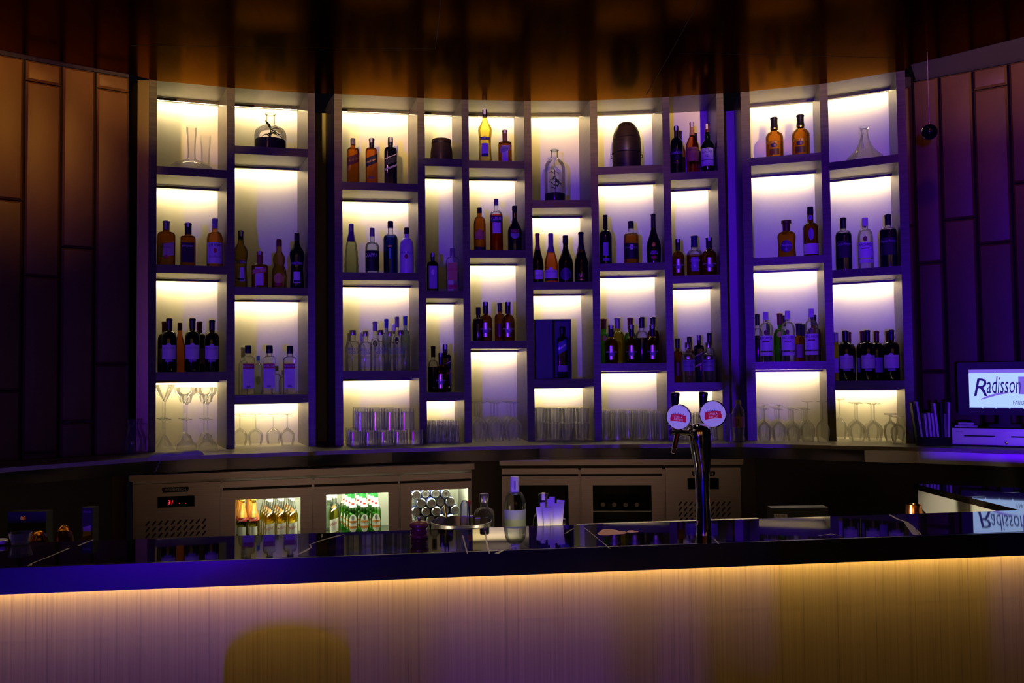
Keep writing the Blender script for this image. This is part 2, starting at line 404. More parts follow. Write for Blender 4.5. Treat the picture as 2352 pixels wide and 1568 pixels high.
# ------------------------------------------------------------------ back counter
FE = [at_z(x, y, ZT).xy for x, y in ((-260, 1098), (0, 1075), (340, 1050), (520, 1043), (707, 1037), (900, 1030), (1240, 1022), (1700, 1018), (2110, 1027), (2352, 1034), (2620, 1046))]
bk = [LTOP[0] + Vector((.05, -.10)), LTOP[2] + Vector((.03, -.085)), LTOP[4] + Vector((.03, -.07))] + [p + Vector((0, -.003)) for p in WP] + [RTOP[0] + Vector((-.03, -.07)), RTOP[2] + Vector((-.03, -.085)), RTOP[3] + Vector((-.05, -.10))]
cnt = thing('back_counter', 'long pale back counter curving under the lit shelving', 'counter', (0, 5.0, 0))
build_local(MB().prism([tuple(p) for p in FE] + [tuple(p) for p in reversed(bk)], ZT - .02, ZT), 'countertop', 'stone', cnt, smooth=False)
def ribbon(pp, off, th, z0, z1):
    n = len(pp); A = []; B = []
    for i, p in enumerate(pp):
        d = (pp[min(i + 1, n - 1)] - pp[max(i - 1, 0)]).normalized(); nn = Vector((-d.y, d.x)); A.append(p + nn * off); B.append(p + nn * (off + th))
    return MB().prism([tuple(p) for p in A] + [tuple(p) for p in reversed(B)], z0, z1)
build_local(ribbon(FE, .006, .02, ZT - .082, ZT - .0205), 'fascia', 'black_gloss', cnt, smooth=False)
FS = [at_z(1985, 1024.5, ZT).xy] + FE[8:]
build_local(ribbon(FS, .001, .004, ZT - .082, ZT - .0205), 'steel_fascia', 'steel_plain', cnt, smooth=False)
for lo, hi in ((1722, 2620), (-260, 285)):
    pp = [at_z(x, 0, 9).xy * 0 for x in ()] or [p for p in FE if lo <= proj(Vector((p.x, p.y, ZT)))[0] <= hi]
    e = [at_z(1722, 1018.2, ZT).xy] + pp if lo > 0 else pp + [at_z(285, 1054, ZT).xy]
    build_local(ribbon(e, .16, .02, .001, ZT - .0205), 'base_panel', 'black', cnt, smooth=False)
# ------------------------------------------------------------------ bar
A0, A1 = at_z(0, 1302, ZB).xy, at_z(2352, 1220, ZB).xy; B0, B1 = at_z(300, 1238, ZB).xy, at_z(2352, 1171, ZB).xy
def online(a, b, X): return a + (b - a) * ((X - a.x) / (b.x - a.x))
XL, XR = -2.3, 2.2
f0, f1, b0, b1 = online(A0, A1, XL), online(A0, A1, XR), online(B0, B1, XL), online(B0, B1, XR)
bdir = (A1 - A0).normalized(); bnor = Vector((-bdir.y, bdir.x))
bar = thing('bar_counter', 'long wooden bar with a polished black marble top', 'bar counter', (0, 2.3, 0))
C1, C2 = at_z(2100, 1110.5, ZB).xy, at_z(2340, 1170.5, ZB).xy
e = C2 - C1; k = ((b0 - C1).x * (b1 - b0).y - (b0 - C1).y * (b1 - b0).x) / (e.x * (b1 - b0).y - e.y * (b1 - b0).x); C2 = C1 + e * k
C3 = at_z(2352, 1120.5, ZB).xy; C3 = C1 + (C3 - C1) * 1.25 + Vector((0, 0)); C4 = b1
mb = MB().prism(quad(f0, f1, b1, b0), ZB - .022, ZB).prism(quad(C2, C4, C3, C1), ZB - .022, ZB)
top = build_local(mb, 'countertop', 'marble', bar, smooth=False)
def vein(pp, wd):
    mb = MB()
    q = [at_z(x, y, ZB).xy for x, y in pp]
    for i, (a, b) in enumerate(zip(q, q[1:])):
        d = (b - a).normalized(); n = Vector((-d.y, d.x)); w0, w1 = wd[i] / 2, wd[i + 1] / 2
        mb.add([(p.x, p.y, ZB + .0002) for p in (a - n * w0, b - n * w1, b + n * w1, a + n * w0)], [(0, 1, 2, 3)])
    o = bar.location; mb.v = [(x - o.x, y - o.y, z - o.z) for x, y, z in mb.v]; mb.build('marble_vein', 'vein', top, smooth=False)
vein([(68, 1299), (72, 1294), (118, 1276), (160, 1258)], [.010, .004, .005, .007]); vein([(178, 1254), (196, 1246), (214, 1239)], [.006, .008, .006])
vein([(682, 1274), (700, 1266), (714, 1257), (712, 1250), (740, 1240), (770, 1232), (790, 1227)], [.004, .010, .006, .004, .008, .012, .006])
vein([(739, 1234), (740, 1226)], [.003, .003]); vein([(1062, 1228), (1068, 1250), (1074, 1272)], [.003, .004, .003]); vein([(1114, 1219), (1117, 1240), (1122, 1262), (1124, 1271)], [.003, .004, .005, .003])
vein([(1140, 1271), (1158, 1262), (1186, 1253)], [.011, .006, .004]); vein([(1340, 1210), (1365, 1230), (1402, 1260)], [.003, .003, .003])
vein([(1298, 1225), (1306, 1220), (1318, 1213)], [.004, .006, .004]); vein([(1597, 1202), (1612, 1217), (1628, 1228), (1640, 1237), (1651, 1249)], [.004, .005, .004, .006, .004])
vein([(2044, 1182), (2062, 1192), (2080, 1198), (2092, 1210), (2104, 1228)], [.006, .008, .010, .020, .016]); vein([(2104, 1216), (2116, 1228)], [.006, .004])
vein([(2216, 1141), (2240, 1140), (2262, 1139)], [.004, .008, .003]); vein([(2304, 1132), (2325, 1131), (2342, 1130)], [.004, .012, .004]); vein([(1880, 1230), (1910, 1226), (1925, 1229)], [.004, .008, .004])
build_local(MB().prism(quad(f0 - bnor * .012, f1 - bnor * .012, f1 - bnor * .0004, f0 - bnor * .0004), ZB - .062, ZB - .0004), 'fascia', 'slab_edge', bar, smooth=False)
g0, g1 = f0 + bnor * .085, f1 + bnor * .085
build_local(MB().prism(quad(g0, g1, g1 + bnor * .025, g0 + bnor * .025), .001, ZB - .0225), 'front_panel', 'veneer_bar', bar, smooth=False)
h0, h1 = f0 + bnor * .070, f1 + bnor * .070
mb = MB().prism(quad(h0, h1, h1 + bnor * .008, h0 + bnor * .008), ZB - .034, ZB - .0235); mb.mi = [1, 0, 0, 0, 1, 0]
build_local(mb, 'led_strip', ['steel_plain', 'led_bar'], bar, smooth=False)
t0_, t1_ = online(B0, B1, -.85) - bnor * .008, online(B0, B1, 1.25) - bnor * .008
build_local(MB().prism(quad(t0_, t1_, t1_ + bnor * .006, t0_ + bnor * .006), ZB - .030, ZB - .0225), 'rear_led_strip', 'led_rear', bar, smooth=False)
q0, q1 = b0 - bnor * .03, b1 - bnor * .03
build_local(MB().prism(quad(q0, q1, q1 + bnor * .02, q0 + bnor * .02), .001, ZB - .0225), 'rear_panel', 'black', bar, smooth=False)
dn = (C2 - C1).normalized(); nn = Vector((-dn.y, dn.x)); nn = nn if nn.x > 0 else -nn
s0, s1 = C1 + dn * .012 + nn * .008, C2 - dn * .002 + nn * .008
build_local(MB().prism(quad(s0, s1, s1 + nn * .02, s0 + nn * .02), .001, ZB - .0225), 'side_panel', 'panel_cream', bar, smooth=False)
r1 = C3 - (C3 - C1).normalized() * .1
build_local(MB().prism(quad(C1 + dn * .03 + nn * .02, r1 + dn * .03, r1 + dn * .05, C1 + dn * .05 + nn * .02), .001, ZB - .0225), 'end_panel', 'black', bar, smooth=False)
# worktop behind the bar
ZW = .82
w0, w1 = online(B0, B1, -1.9) + bnor * .006, online(B0, B1, 1.30) + bnor * .006
wk = thing('work_counter', 'low steel work counter behind the marble bar', 'work counter', (-.3, 2.7, 0))
build_local(MB().prism(quad(w0, w1, w1 + bnor * .42, w0 + bnor * .42), ZW - .03, ZW), 'worktop', 'steel_plain', wk, smooth=False)
for a, b in ((.01, .05), (.40, .44), (.74, .78), (.95, .99)):
    p, q = w0 + (w1 - w0) * a, w0 + (w1 - w0) * b
    build_local(MB().prism(quad(p + bnor * .03, q + bnor * .03, q + bnor * .39, p + bnor * .39), .001, ZW - .0305), 'leg', 'steel_plain', wk, smooth=False)
# ------------------------------------------------------------------ bottles
def prof(sh0, sh1, nr, curve='round', base=.03, foot=.93):
    p = [(0, foot), (base * .4, foot + (1 - foot) * .7), (base, 1), (sh0, 1)]
    for k in range(1, 9):
        t = k / 8
        if curve == 'round': a = t * PI / 2; r = nr + (1 - nr) * math.cos(a) ** .8 if k < 8 else nr; z = sh0 + (sh1 - sh0) * math.sin(a) ** .95
        else: r = 1 + (nr - 1) * (t * t * (3 - 2 * t)); z = sh0 + (sh1 - sh0) * t
        p.append((z, r))
    p.append((1, nr)); return p
def pts(*a): return list(a)
PJW = prof(.70, .80, .40)
PCH = [(0, .94), (.015, 1), (.50, 1), (.54, .98), (.58, .92), (.615, .82), (.645, .66), (.665, .52), (.68, .42), (.71, .38), (.74, .42), (.77, .43), (.80, .37), (1, .34)]
PCH18 = [(0, .94), (.015, 1), (.52, 1), (.56, .97), (.60, .88), (.635, .74), (.66, .58), (.68, .45), (.70, .41), (.73, .44), (.77, .44), (.80, .36), (1, .33)]
PMT = [(0, .92), (.01, .96), (.12, .94), (.24, .88), (.36, .84), (.46, .88), (.56, .97), (.62, 1), (.66, .97), (.70, .82), (.74, .62), (.78, .46), (.82, .38), (.86, .36), (1, .34)]
PWN = prof(.60, .76, .37); PCP = prof(.36, .80, .35, 'slope')
PABS = prof(.60, .74, .40); PVER = prof(.62, .78, .38)
K = {}
def kind(key, p, cz, cap, g, cr=None, **k):
    k.update(key=key, p=p, cz=cz, cap=cap, g=g, cr=cr); K[key] = k
lab = lambda z0, z1, hw, m, *t, dz=0: ('r', z0, z1, hw, m, dz, t)
ell = lambda z, rz, rx, m, *t: ('e', z, rz, rx, m, 0, t)
tx = lambda s, z, h, mw, m, sl=0, sh=0: (s, z, h, mw, m, sl, sh)
kind('scotch_flask', prof(.66, .76, .36), .80, 'foil_grey', 'amber_dark', sq=5, dr=.6, lab=[lab(.22, .50, .86, 'cream', tx("Ballantine's", .42, .035, .74, 'maroon', 0, .2), dz=.04), ell(.21, .045, .24, 'red')])
kind('square_bourbon', prof(.64, .72, .42), .74, 'ink', 'amber_dark', sq=7, dr=.95, tag=1, lab=[lab(.10, .54, .84, 'ink', tx("JACK DANIEL'S", .46, .04, .74, 'white'))])
kind('round_bourbon', prof(.54, .74, .34), .80, 'lilac', 'amber', lab=[lab(.08, .50, .90, 'white', tx('JIM BEAM', .44, .055, .78, 'ink'), tx('BOURBON', .22, .045, .7, 'grey')), ell(.34, .05, .2, 'red')])
kind('vermouth_pale', PMT, .86, 'foil_dark', 'vermouth', tag=1, lab=[ell(.45, .035, .34, 'red'), lab(.425, .475, .80, 'navy', tx('MARTINI', .45, .034, .70, 'white')), lab(.12, .36, .58, 'white'), lab(.13, .17, .50, 'navy')])
kind('vermouth_tan', PMT, .84, 'ink', 'vermouth_old', tag=1, lab=[ell(.45, .035, .34, 'red'), lab(.425, .475, .78, 'navy', tx('MARTINI', .45, .034, .70, 'white')), lab(.12, .36, .58, 'white'), lab(.13, .17, .50, 'navy')])
kind('vermouth_dry', PMT, .86, 'ink', 'bottle_green', lab=[ell(.45, .035, .34, 'red'), lab(.425, .475, .78, 'navy', tx('MARTINI', .45, .034, .70, 'white')), lab(.10, .30, .52, 'white'), lab(.11, .15, .46, 'navy')])
kind('orange_liqueur', prof(.58, .66, .36), .66, 'terracotta', 'amber_dark', sq=6, dr=.8, cr=.38, tag=1, lab=[lab(.08, .56, .50, 'paper'), lab(.40, .52, .86, 'orange', tx('COINTREAU', .46, .06, .76, 'white', .03), dz=.04)])
kind('orange_liqueur_dim', prof(.58, .66, .36), .66, 'terracotta', 'amber_dark', sq=6, dr=.8, cr=.38, tag=1, lab=[lab(.06, .52, .46, 'paper'), lab(.34, .50, .70, 'lilac', tx('COINTREAU', .42, .055, .62, 'maroon', .04), dz=.05)])
kind('bubble_bottle', [(0, .92), (.02, 1), (.28, 1), (.36, .94), (.42, .84), (.45, .72), (.475, .66), (.50, .72), (.55, .80), (.60, .82), (.65, .76), (.70, .60), (.74, .42), (.77, .36), (1, .34)], .86, 'maroon', 'vermouth_old', lab=[ell(.20, .11, .62, 'yellow'), lab(.05, .11, .5, 'red')])
kind('gin_square', prof(.70, .78, .42), .84, 'foil_dark', 'clear', sq=8, dr=.8, cr=.5, lab=[lab(.13, .60, .84, 'white'), lab(.53, .63, .86, 'red', tx('BEEFEATER', .58, .05, .8, 'white')), lab(.15, .19, .3, 'grey')])
kind('pale_green_bottle', prof(.66, .80, .38), .88, 'teal', 'pale', lab=[ell(.36, .12, .5, 'sage')])
kind('clear_round', prof(.45, .72, .36), .82, 'grey', 'clear')
kind('red_whisky', PJW, .86, 'foil_grey', 'whisky_red', sq=6, dr=.9, cr=.42, lab=[lab(.44, .62, .95, 'maroon', tx('Red Label', .53, .045, .8, 'gold', .05, .2), dz=.07)])
kind('amber_square_whisky', PJW, .80, 'foil_dark', 'whisky_red', sq=6, dr=.9, cr=.42, tag=1, lab=[lab(.42, .60, .95, 'ink', tx('Black Label', .51, .042, .8, 'gold', .05, .2), dz=.07), lab(.13, .18, .5, 'brown')])
kind('black_square_whisky', PJW, .84, 'foil_dark', 'bottle_black', sq=6, dr=.9, cr=.42, tag=1, lab=[lab(.44, .56, .95, 'ink', dz=.07), lab(.35, .39, .95, 'cream', dz=.07), lab(.58, .60, .95, 'cream', dz=.07)])
kind('rippled_bottle', [(0, .92), (.02, 1), (.10, .95), (.16, 1), (.24, .92), (.30, .97), (.38, .86), (.44, .9), (.52, .76), (.58, .76), (.66, .60), (.74, .48), (.80, .38), (1, .34)], .84, 'foil_grey', 'pale', sleeve=(.66, .84, 'purple'))
kind('zappa', prof(.56, .70, .34), .82, 'foil_grey', 'pale', lab=[lab(.06, .50, .96, 'ink', tx('ZAPPA', .40, .085, .80, 'white'))])
kind('blue_spirit', prof(.64, .76, .36), .87, 'ink', 'clear', fill=(.72, 'blue_glass'), lab=[lab(.50, .53, .30, 'gold'), lab(.28, .48, .12, 'teal')])
kind('coconut_rum', prof(.56, .78, .34), .86, 'ink', 'porcelain', lab=[ell(.37, .05, .26, 'terracotta'), ('t', (tx('MALIBU', .45, .05, .85, 'blue', .0),))])
kind('vodka', PABS, .88, 'silver', 'clear', cr=.46, lab=[('t', (tx('ABSOLUT\nVODKA', .49, .075, .88, 'blue'),)), lab(.30, .38, .88, 'pale')])
kind('vodka_seal', PABS, .86, 'silver', 'clear', cr=.42, lab=[ell(.62, .04, .30, 'silver'), lab(.28, .56, .84, 'lilac', tx('ABSOLUT', .50, .06, .75, 'navy'), tx('VODKA', .41, .06, .6, 'navy'))])
kind('tall_vodka', prof(.50, .66, .40), .80, 'foil_grey', 'clear', cr=.5, lab=[ell(.55, .07, .5, 'ink')])
kind('frosted_vodka', prof(.58, .74, .40), .82, 'blue', 'frost', cr=.44)
kind('white_capped', prof(.54, .72, .36), .78, 'white', 'clear', cr=.46)
kind('blue_capped', prof(.60, .72, .38), .78, 'blue', 'clear', cr=.42)
kind('sapphire_gin', prof(.66, .78, .34), .80, 'foil_dark', 'blue_glass', sq=6, dr=.7, tag=1, lab=[lab(.08, .66, .74, 'lilac'), ell(.50, .07, .3, 'paper')])
kind('orange_label_gin', prof(.68, .80, .36), .82, 'foil_grey', 'clear', sq=5, dr=.7, lab=[lab(.26, .66, .70, 'amber_paper', tx("GORDON'S", .50, .06, .95, 'red')), lab(.06, .16, .70, 'red')])
kind('chivas', PCH, .70, 'foil_dark', 'amber_dark', cr=.40, gband=1, tag=1, lab=[lab(.10, .46, .42, 'silver', tx('CHIVAS REGAL', .30, .04, .85, 'white')), ell(.24, .045, .5, 'lilac')])
kind('chivas_gold', PCH18, .74, 'foil_dark', 'amber', cr=.40, gband=1, lab=[ell(.30, .05, .40, 'navy', tx('18', .30, .06, .3, 'gold')), ('t', (tx('CHIVAS REGAL', .38, .05, .78, 'silver'),)), lab(.08, .22, .56, 'brown')])
kind('chivas_clear_shoulder', PCH18, .72, 'navy', 'clear', fill=(.53, 'amber_dark'), cr=.42, lab=[lab(.12, .46, .46, 'lilac', tx('CHIVAS', .38, .05, .9, 'white'), tx('REGAL', .26, .05, .6, 'silver'))])
kind('copper_malt', prof(.58, .80, .36), .88, 'ink', 'whisky_red', lab=[lab(.28, .44, .80, 'amber_paper'), ell(.38, .12, .5, 'amber_paper'), lab(0.02, .10, .9, 'ink')])
kind('campari', prof(.66, .78, .33), .88, 'foil_grey', 'clear', fill=(.70, 'campari'), lab=[lab(.55, .67, .92, 'navy', tx('CAMPARI', .61, .065, .84, 'white')), lab(.34, .54, .62, 'paper')])
kind('irish_cream', prof(.44, .74, .33, 'slope'), .90, 'ink', 'bottle_black', lab=[ell(.37, .10, .62, 'sage'), lab(.40, .48, .6, 'maroon', tx('BAILEYS', .44, .05, .55, 'pink'))])
kind('champagne_dark', PCP, .66, 'foil_rose', 'wine_glass_dark', lab=[lab(.08, .26, .80, 'paper', tx('CHANDON', .16, .03, .6, 'maroon'))])
kind('champagne_rose', PCP, .62, 'foil_grey', 'rose_wine', lab=[lab(.10, .26, .94, 'paper', tx("JACOB'S CREEK", .22, .03, .8, 'grey')), ell(.26, .06, .3, 'paper'), lab(.05, .09, .94, 'ink')])
kind('champagne_shield', prof(.42, .78, .33, 'slope'), .84, 'ink', 'wine_glass_dark', cr=.38, lab=[ell(.18, .13, .72, 'purple')])
kind('champagne_gold', PCP, .62, 'ink', 'wine_glass_dark', lab=[lab(.10, .18, .5, 'ink', tx('AR', .14, .07, .4, 'gold')), lab(.05, .07, .5, 'gold'), ell(.62, .03, .3, 'gold')])
kind('sherry', prof(.54, .70, .36), .97, 'ink', 'bottle_black', lab=[lab(.18, .44, .40, 'lilac'), lab(.08, .13, .5, 'lilac')])
kind('drambuie', prof(.64, .74, .36), .83, 'ink', 'clear', fill=(.70, 'amber'), lab=[lab(.12, .48, .96, 'ink', tx('DRAMBUIE', .385, .05, .84, 'lilac')), lab(.33, .44, .2, 'paper')])
kind('remy', [(0, .90), (.02, .94), (.15, .97), (.30, 1), (.38, .98), (.46, .86), (.54, .66), (.62, .46), (.70, .34), (1, .30)], .72, 'foil_dark', 'bottle_green', dr=.8, lab=[ell(.38, .045, .26, 'gold'), lab(.18, .26, .5, 'ink', tx('REMY\nMARTIN', .22, .032, .5, 'white')), lab(.10, .15, .4, 'red')])
kind('green_malt', prof(.56, .76, .36), .92, 'ink', 'bottle_green', tag=1, lab=[lab(.28, .52, .64, 'ink', tx('Glenfiddich', .44, .055, .9, 'white', 0, .1)), lab(.22, .26, .5, 'brown'), lab(.78, .90, .4, 'brown')])
kind('tan_malt', [(0, .86), (.03, .94), (.10, .86), (.2, .9), (.35, 1), (.52, 1), (.58, .93), (.63, .78), (.68, .58), (.72, .44), (.76, .36), (1, .32)], .74, 'amber_paper', 'rose_wine', tag=1, lab=[lab(.24, .50, .96, 'amber_paper', tx('GLENMORANGIE', .45, .035, .8, 'brown'))])
kind('glenlivet', PCH18, .84, 'maroon', 'bottle_green', tag=1, lab=[lab(.14, .50, .92, 'paper', tx('THE', .47, .03, .3, 'ink'), tx('GLENLIVET', .42, .045, .76, 'navy'), tx('12', .34, .05, .3, 'ink')), lab(.255, .265, .92, 'ink')])
kind('cardhu', [(0, .96), (.03, 1), (.18, .96), (.32, .92), (.46, .96), (.56, 1), (.62, .96), (.67, .80), (.70, .52), (.72, .36), (1, .36)], .70, 'brown', 'amber', cr=.40, knob=1, dr=.7, lab=[ell(.30, .16, .62, 'purple', tx('CARDHU', .33, .05, .9, 'white'), tx('12', .22, .05, .3, 'white')), ell(.625, .04, .4, 'olive_glass')])
kind('lagavulin', prof(.56, .68, .40), .85, 'ink', 'amber_dark', lab=[lab(.05, .26, .94, 'paper'), ell(.44, .12, .36, 'lilac'), ell(.78, .05, .3, 'lilac')])
kind('white_rum', prof(.58, .78, .36), .84, 'white', 'clear', cr=.40, lab=[lab(.22, .52, .94, 'white', tx('BACARDI', .47, .05, .82, 'ink')), ell(.58, .05, .26, 'maroon'), lab(.12, .19, .90, 'paper'), lab(.39, .41, .5, 'maroon'), lab(.80, .83, .38, 'navy')])
kind('dark_rum', prof(.64, .76, .36), .80, 'foil_dark', 'clear', fill=(.71, 'bottle_black'), sq=3, dr=.8, lab=[lab(.24, .56, .80, 'ink', tx('Captain Morgan', .49, .05, .85, 'lilac'))])
kind('red_wine', PWN, .80, 'foil_dark', 'wine_glass_dark', lab=[lab(.24, .50, .90, 'paper', tx("JACOB'S CREEK", .44, .028, .76, 'grey')), ell(.50, .035, .3, 'paper'), lab(.19, .235, .5, 'lilac')])
kind('plain_wine', PWN, .80, 'maroon', 'wine_glass_dark', lab=[lab(.16, .46, .8, 'lilac')])
kind('yellow_wine', PWN, .80, 'foil_grey', 'olive_glass', lab=[lab(.16, .46, .8, 'paper')])
kind('rose_bottle', prof(.44, .80, .38, 'slope'), .84, 'brown', 'rose_wine')
kind('amber_back', prof(.56, .72, .38), .78, 'foil_dark', 'amber_dark', cr=.42, lab=[lab(.15, .45, .8, 'maroon')])
kind('green_back', prof(.50, .68, .36), .76, 'maroon', 'green_glass', cr=.42, lab=[ell(.56, .06, .4, 'yellow')])
kind('olive_back', prof(.52, .70, .36), .76, 'foil_grey', 'olive_glass', cr=.44, lab=[ell(.40, .10, .5, 'vermouth_old')])
kind('clear_back', prof(.52, .70, .36), .76, 'foil_dark', 'clear', fill=(.55, 'bottle_black'), cr=.42)
kind('black_cap_amber', prof(.52, .66, .42), .68, 'ink', 'amber', cr=.56, sq=4, dr=.8, lab=[lab(.10, .44, .8, 'brown')])
kind('dark_back', prof(.50, .70, .36), .80, 'ink', 'bottle_black')

def make_surf(p, h, R, sq, dr):
    def rz(z):
        z = z / h
        for (a, ra), (b, rb) in zip(p, p[1:]):
            if a <= z <= b: return R * (ra + (rb - ra) * (z - a) / max(b - a, 1e-6))
        return R * p[-1][1]
    def surf(x, z):
        r = rz(z); t = min(1, max(0, (r / R - .4) / .6 * 1.6)); n = 2 + (sq - 2) * t; d = 1 + (dr - 1) * t
        u = min(.995, abs(x) / r); return -r * d * (1 - u ** n) ** (1 / n)
    return rz, surf
CACHE = {}
def bottle_meshes(k, h, R):
    key = (k['key'], round(h, 3), round(R, 4))
    if key in CACHE: return CACHE[key]
    p = k['p']; sq, dr = k.get('sq', 2.), k.get('dr', 1.); rz, surf = make_surf(p, h, R, sq, dr); out = []; nm = k['key']
    cz = k['cz']; body = [(z * h, r * R) for z, r in p if z < cz - .004] + [(cz * h, rz(cz * h))]
    if k.get('fill'):
        fz = k['fill'][0] * h; body = sorted(body + [(fz - .0005, rz(fz)), (fz + .0005, rz(fz))])
        mb = MB().lathe(body, 24, sq=sq, dr=dr, rmax=R, mif=lambda z: 1 if z < fz else 0); out.append(('bottle_body', mb.mesh(nm, [k['g'], k['fill'][1]]), []))
    else: out.append(('bottle_body', MB().lathe(body, 24, sq=sq, dr=dr, rmax=R).mesh(nm, k['g']), []))
    cr = (k.get('cr') or p[-1][1] * 1.06) * R; c0 = cz * h + .0002
    if k.get('knob'): cp = [(c0, cr), (h * .90, cr * 1.02), (h * .905, cr * 1.38), (h * .98, cr * 1.38), (h, cr * 1.1)]
    elif cr > R * .30 and h * (1 - cz) > .05: cp = [(c0, max(cr, rz(c0) * 1.04)), (c0 + (h - c0) * .35, max(cr, rz(c0 + (h - c0) * .35) * 1.04)), (h * .955, cr * 1.02), (h * .96, cr * 1.12), (h * .985, cr * 1.12), (h, cr * .9)]
    else: cp = [(c0, cr), (c0 + (h - c0) * .12, cr * 1.03), (h * .985, cr), (h, cr * .9)]
    out.append(('cap', MB().lathe(cp, 18).mesh('cap', k['cap']), []))
    if k.get('sleeve'):
        a, b, m = k['sleeve']; out.append(('neck_sleeve', MB().lathe([(h * (a + (b - a) * i / 5), rz(h * (a + (b - a) * i / 5)) + .0006) for i in range(6)], 20, close=(False, False)).mesh('neck_sleeve', m), []))
    if k.get('gband'):
        a, b = cz - .035, cz; out.append(('neck_band', MB().lathe([(h * a, rz(h * a) + .0006), (h * b, rz(h * b) + .0006)], 18, close=(False, False)).mesh('neck_band', 'gold'), []))
    if k.get('tag'):
        q = cr * 1.16; zt = h + .0006; s = R * .16
        mb = MB().add([(-s, -q, h * .90), (s, -q, h * .90), (s, -q, zt), (-s, -q, zt), (-s, q, zt), (s, q, zt), (s, q, h * .93), (-s, q, h * .93)], [(0, 1, 2, 3), (3, 2, 5, 4), (4, 5, 6, 7)])
        out.append(('tax_strip', mb.mesh('tax_strip', 'paper', smooth=False), []))
    e = .0006
    for it in k.get('lab', []):
        kids = []
        if it[0] == 't': texts = it[1]; me = None
        else:
            _, a, b, hw, m, dz, texts = it; vs = []; fs = []; e += .0003
            if it[0] == 'r':
                nx, nz_ = 10, 4
                for j in range(nz_ + 1):
                    for i in range(nx + 1):
                        s = -1 + 2 * i / nx; z = h * (a + (b - a) * j / nz_ + dz * s)
                        x = hw * rz(z) * math.sin(s * PI / 2 * .98) / math.sin(PI / 2 * .98); vs.append((x, surf(x, z) - e, z))
                for j in range(nz_):
                    for i in range(nx): q = j * (nx + 1) + i; fs.append((q, q + 1, q + nx + 2, q + nx + 1))
            else:
                z0, rz_, rx = a, b, hw; vs.append((0, surf(0, z0 * h) - e, z0 * h)); n = 20
                for ring in (.5, 1):
                    for i in range(n):
                        t = 2 * PI * i / n; z = h * (z0 + rz_ * ring * math.sin(t)); x = rx * R * ring * math.cos(t); vs.append((x, surf(x, z) - e, z))
                for i in range(n): fs.append((0, 1 + i, 1 + (i + 1) % n)); fs.append((1 + i, 1 + n + i, 1 + n + (i + 1) % n, 1 + (i + 1) % n))
            me = MB().add(vs, fs).mesh('label', m)
        for (s, z, hh, mw, m2, sl, sh) in texts:
            tv, tf, wd = text2d(s, sh); ky = hh * h; kx = min(ky, 2 * mw * R / wd); 
            vv = [(x * kx, surf(x * kx, z * h) - e - .0005, z * h + y * ky + sl * h * (x * kx / R)) for x, y in tv]
            kids.append(('lettering', MB().add(vv, tf).mesh('lettering', m2, smooth=False)))
        if me: out.append(('label', me, kids))
        else:
            for n_, m_ in kids: out.append((n_, m_, []))
    CACHE[key] = out; return out
NAMES = {}
def place(parts, name, label, cat, P, rz, group=None):
    r = thing(name, label, cat, P, rz, group)
    for n, me, kids in parts:
        o = link(n, me, r)
        for kn, km in kids: link(kn, km, o)
    return r
GROUP = {'vodka': 'vodka bottles on the wide bay shelf', 'gin_square': 'red banded gin bottles', 'chivas': 'whisky bottles with silver crests', 'red_wine': 'red wine bottles with paper labels', 'white_rum': 'white rum bottles', 'chivas_gold': 'gold whisky bottles on the top shelf'}
def shelf_z(c, r): return SHELF[c][r] + .0006
def walldist(c, P):
    """signed distance of plan point P to the two dividers of column c (positive inside)"""
    i, j = COLS[c]; res = []
    for o, d, s in ((FRx[i], DV[i], 1), (FLx[j], DV[j], -1)):
        n = Vector((d.y, -d.x)).normalized() * s; res.append(((P - o).dot(n), n))
    return res
def relax(c, items):
    """items: [plan point, radius, weight, tmin]; pushes circles apart and keeps them between the dividers"""
    a, b = seg(c, 0); back = Vector((-(b - a).y, (b - a).x)).normalized()
    if back.y < 0: back = -back
    for it in range(400):
        for i in range(len(items)):
            for j in range(i + 1, len(items)):
                A, Bq = items[i], items[j]; d = Bq[0] - A[0]; gap = A[1] + Bq[1] + .0012 - d.length
                if gap > 0:
                    u = d.normalized() if d.length > 1e-6 else Vector((0, 1)); w_ = A[2] + Bq[2]
                    A[0] = A[0] - u * gap * A[2] / w_; Bq[0] = Bq[0] + u * gap * Bq[2] / w_
        for A in items:
            for dist, n in walldist(c, A[0]):
                if dist < A[1] + .0015: A[0] = A[0] + n * (A[1] + .0015 - dist)
            t = (A[0] - a).dot(back)
            if t > SD - A[1] - .004: A[0] = A[0] - back * (t - (SD - A[1] - .004))
            if t < A[3]: A[0] = A[0] + back * (A[3] - t)
    return items
def shelf_bottles(c, r, lst):
    its = []
    for b in lst:
        key, x, yt, wp, lb = b[2:7]; t = b[7] if len(b) > 7 else .1; p = cellpt(c, x, t, yt + 60); R = wp / 2 * p.y / F
        its.append([p, R * (1.1 if K[key].get('sq', 2) > 3 else 1.02), .12 if t < .13 else .9, R + .004])
    relax(c, its)
    for b, (p, R, w_, t0) in zip(lst, its):
        key, x, yt, wp, lb = b[2:7]; k = K[key]; R = wp / 2 * p.y / F; z0 = shelf_z(c, r); px = proj(Vector((p.x, p.y, z0 + .2)))[0]
        h = at_y(px, yt, p.y).z - z0; P = Vector((p.x, p.y, z0))
        place(bottle_meshes(k, h, R), b[8] if len(b) > 8 else 'liquor_bottle', lb, 'bottle', P, face_cam(P) + random.uniform(-.10, .10), GROUP.get(key))
WB = 'wine_bottle'
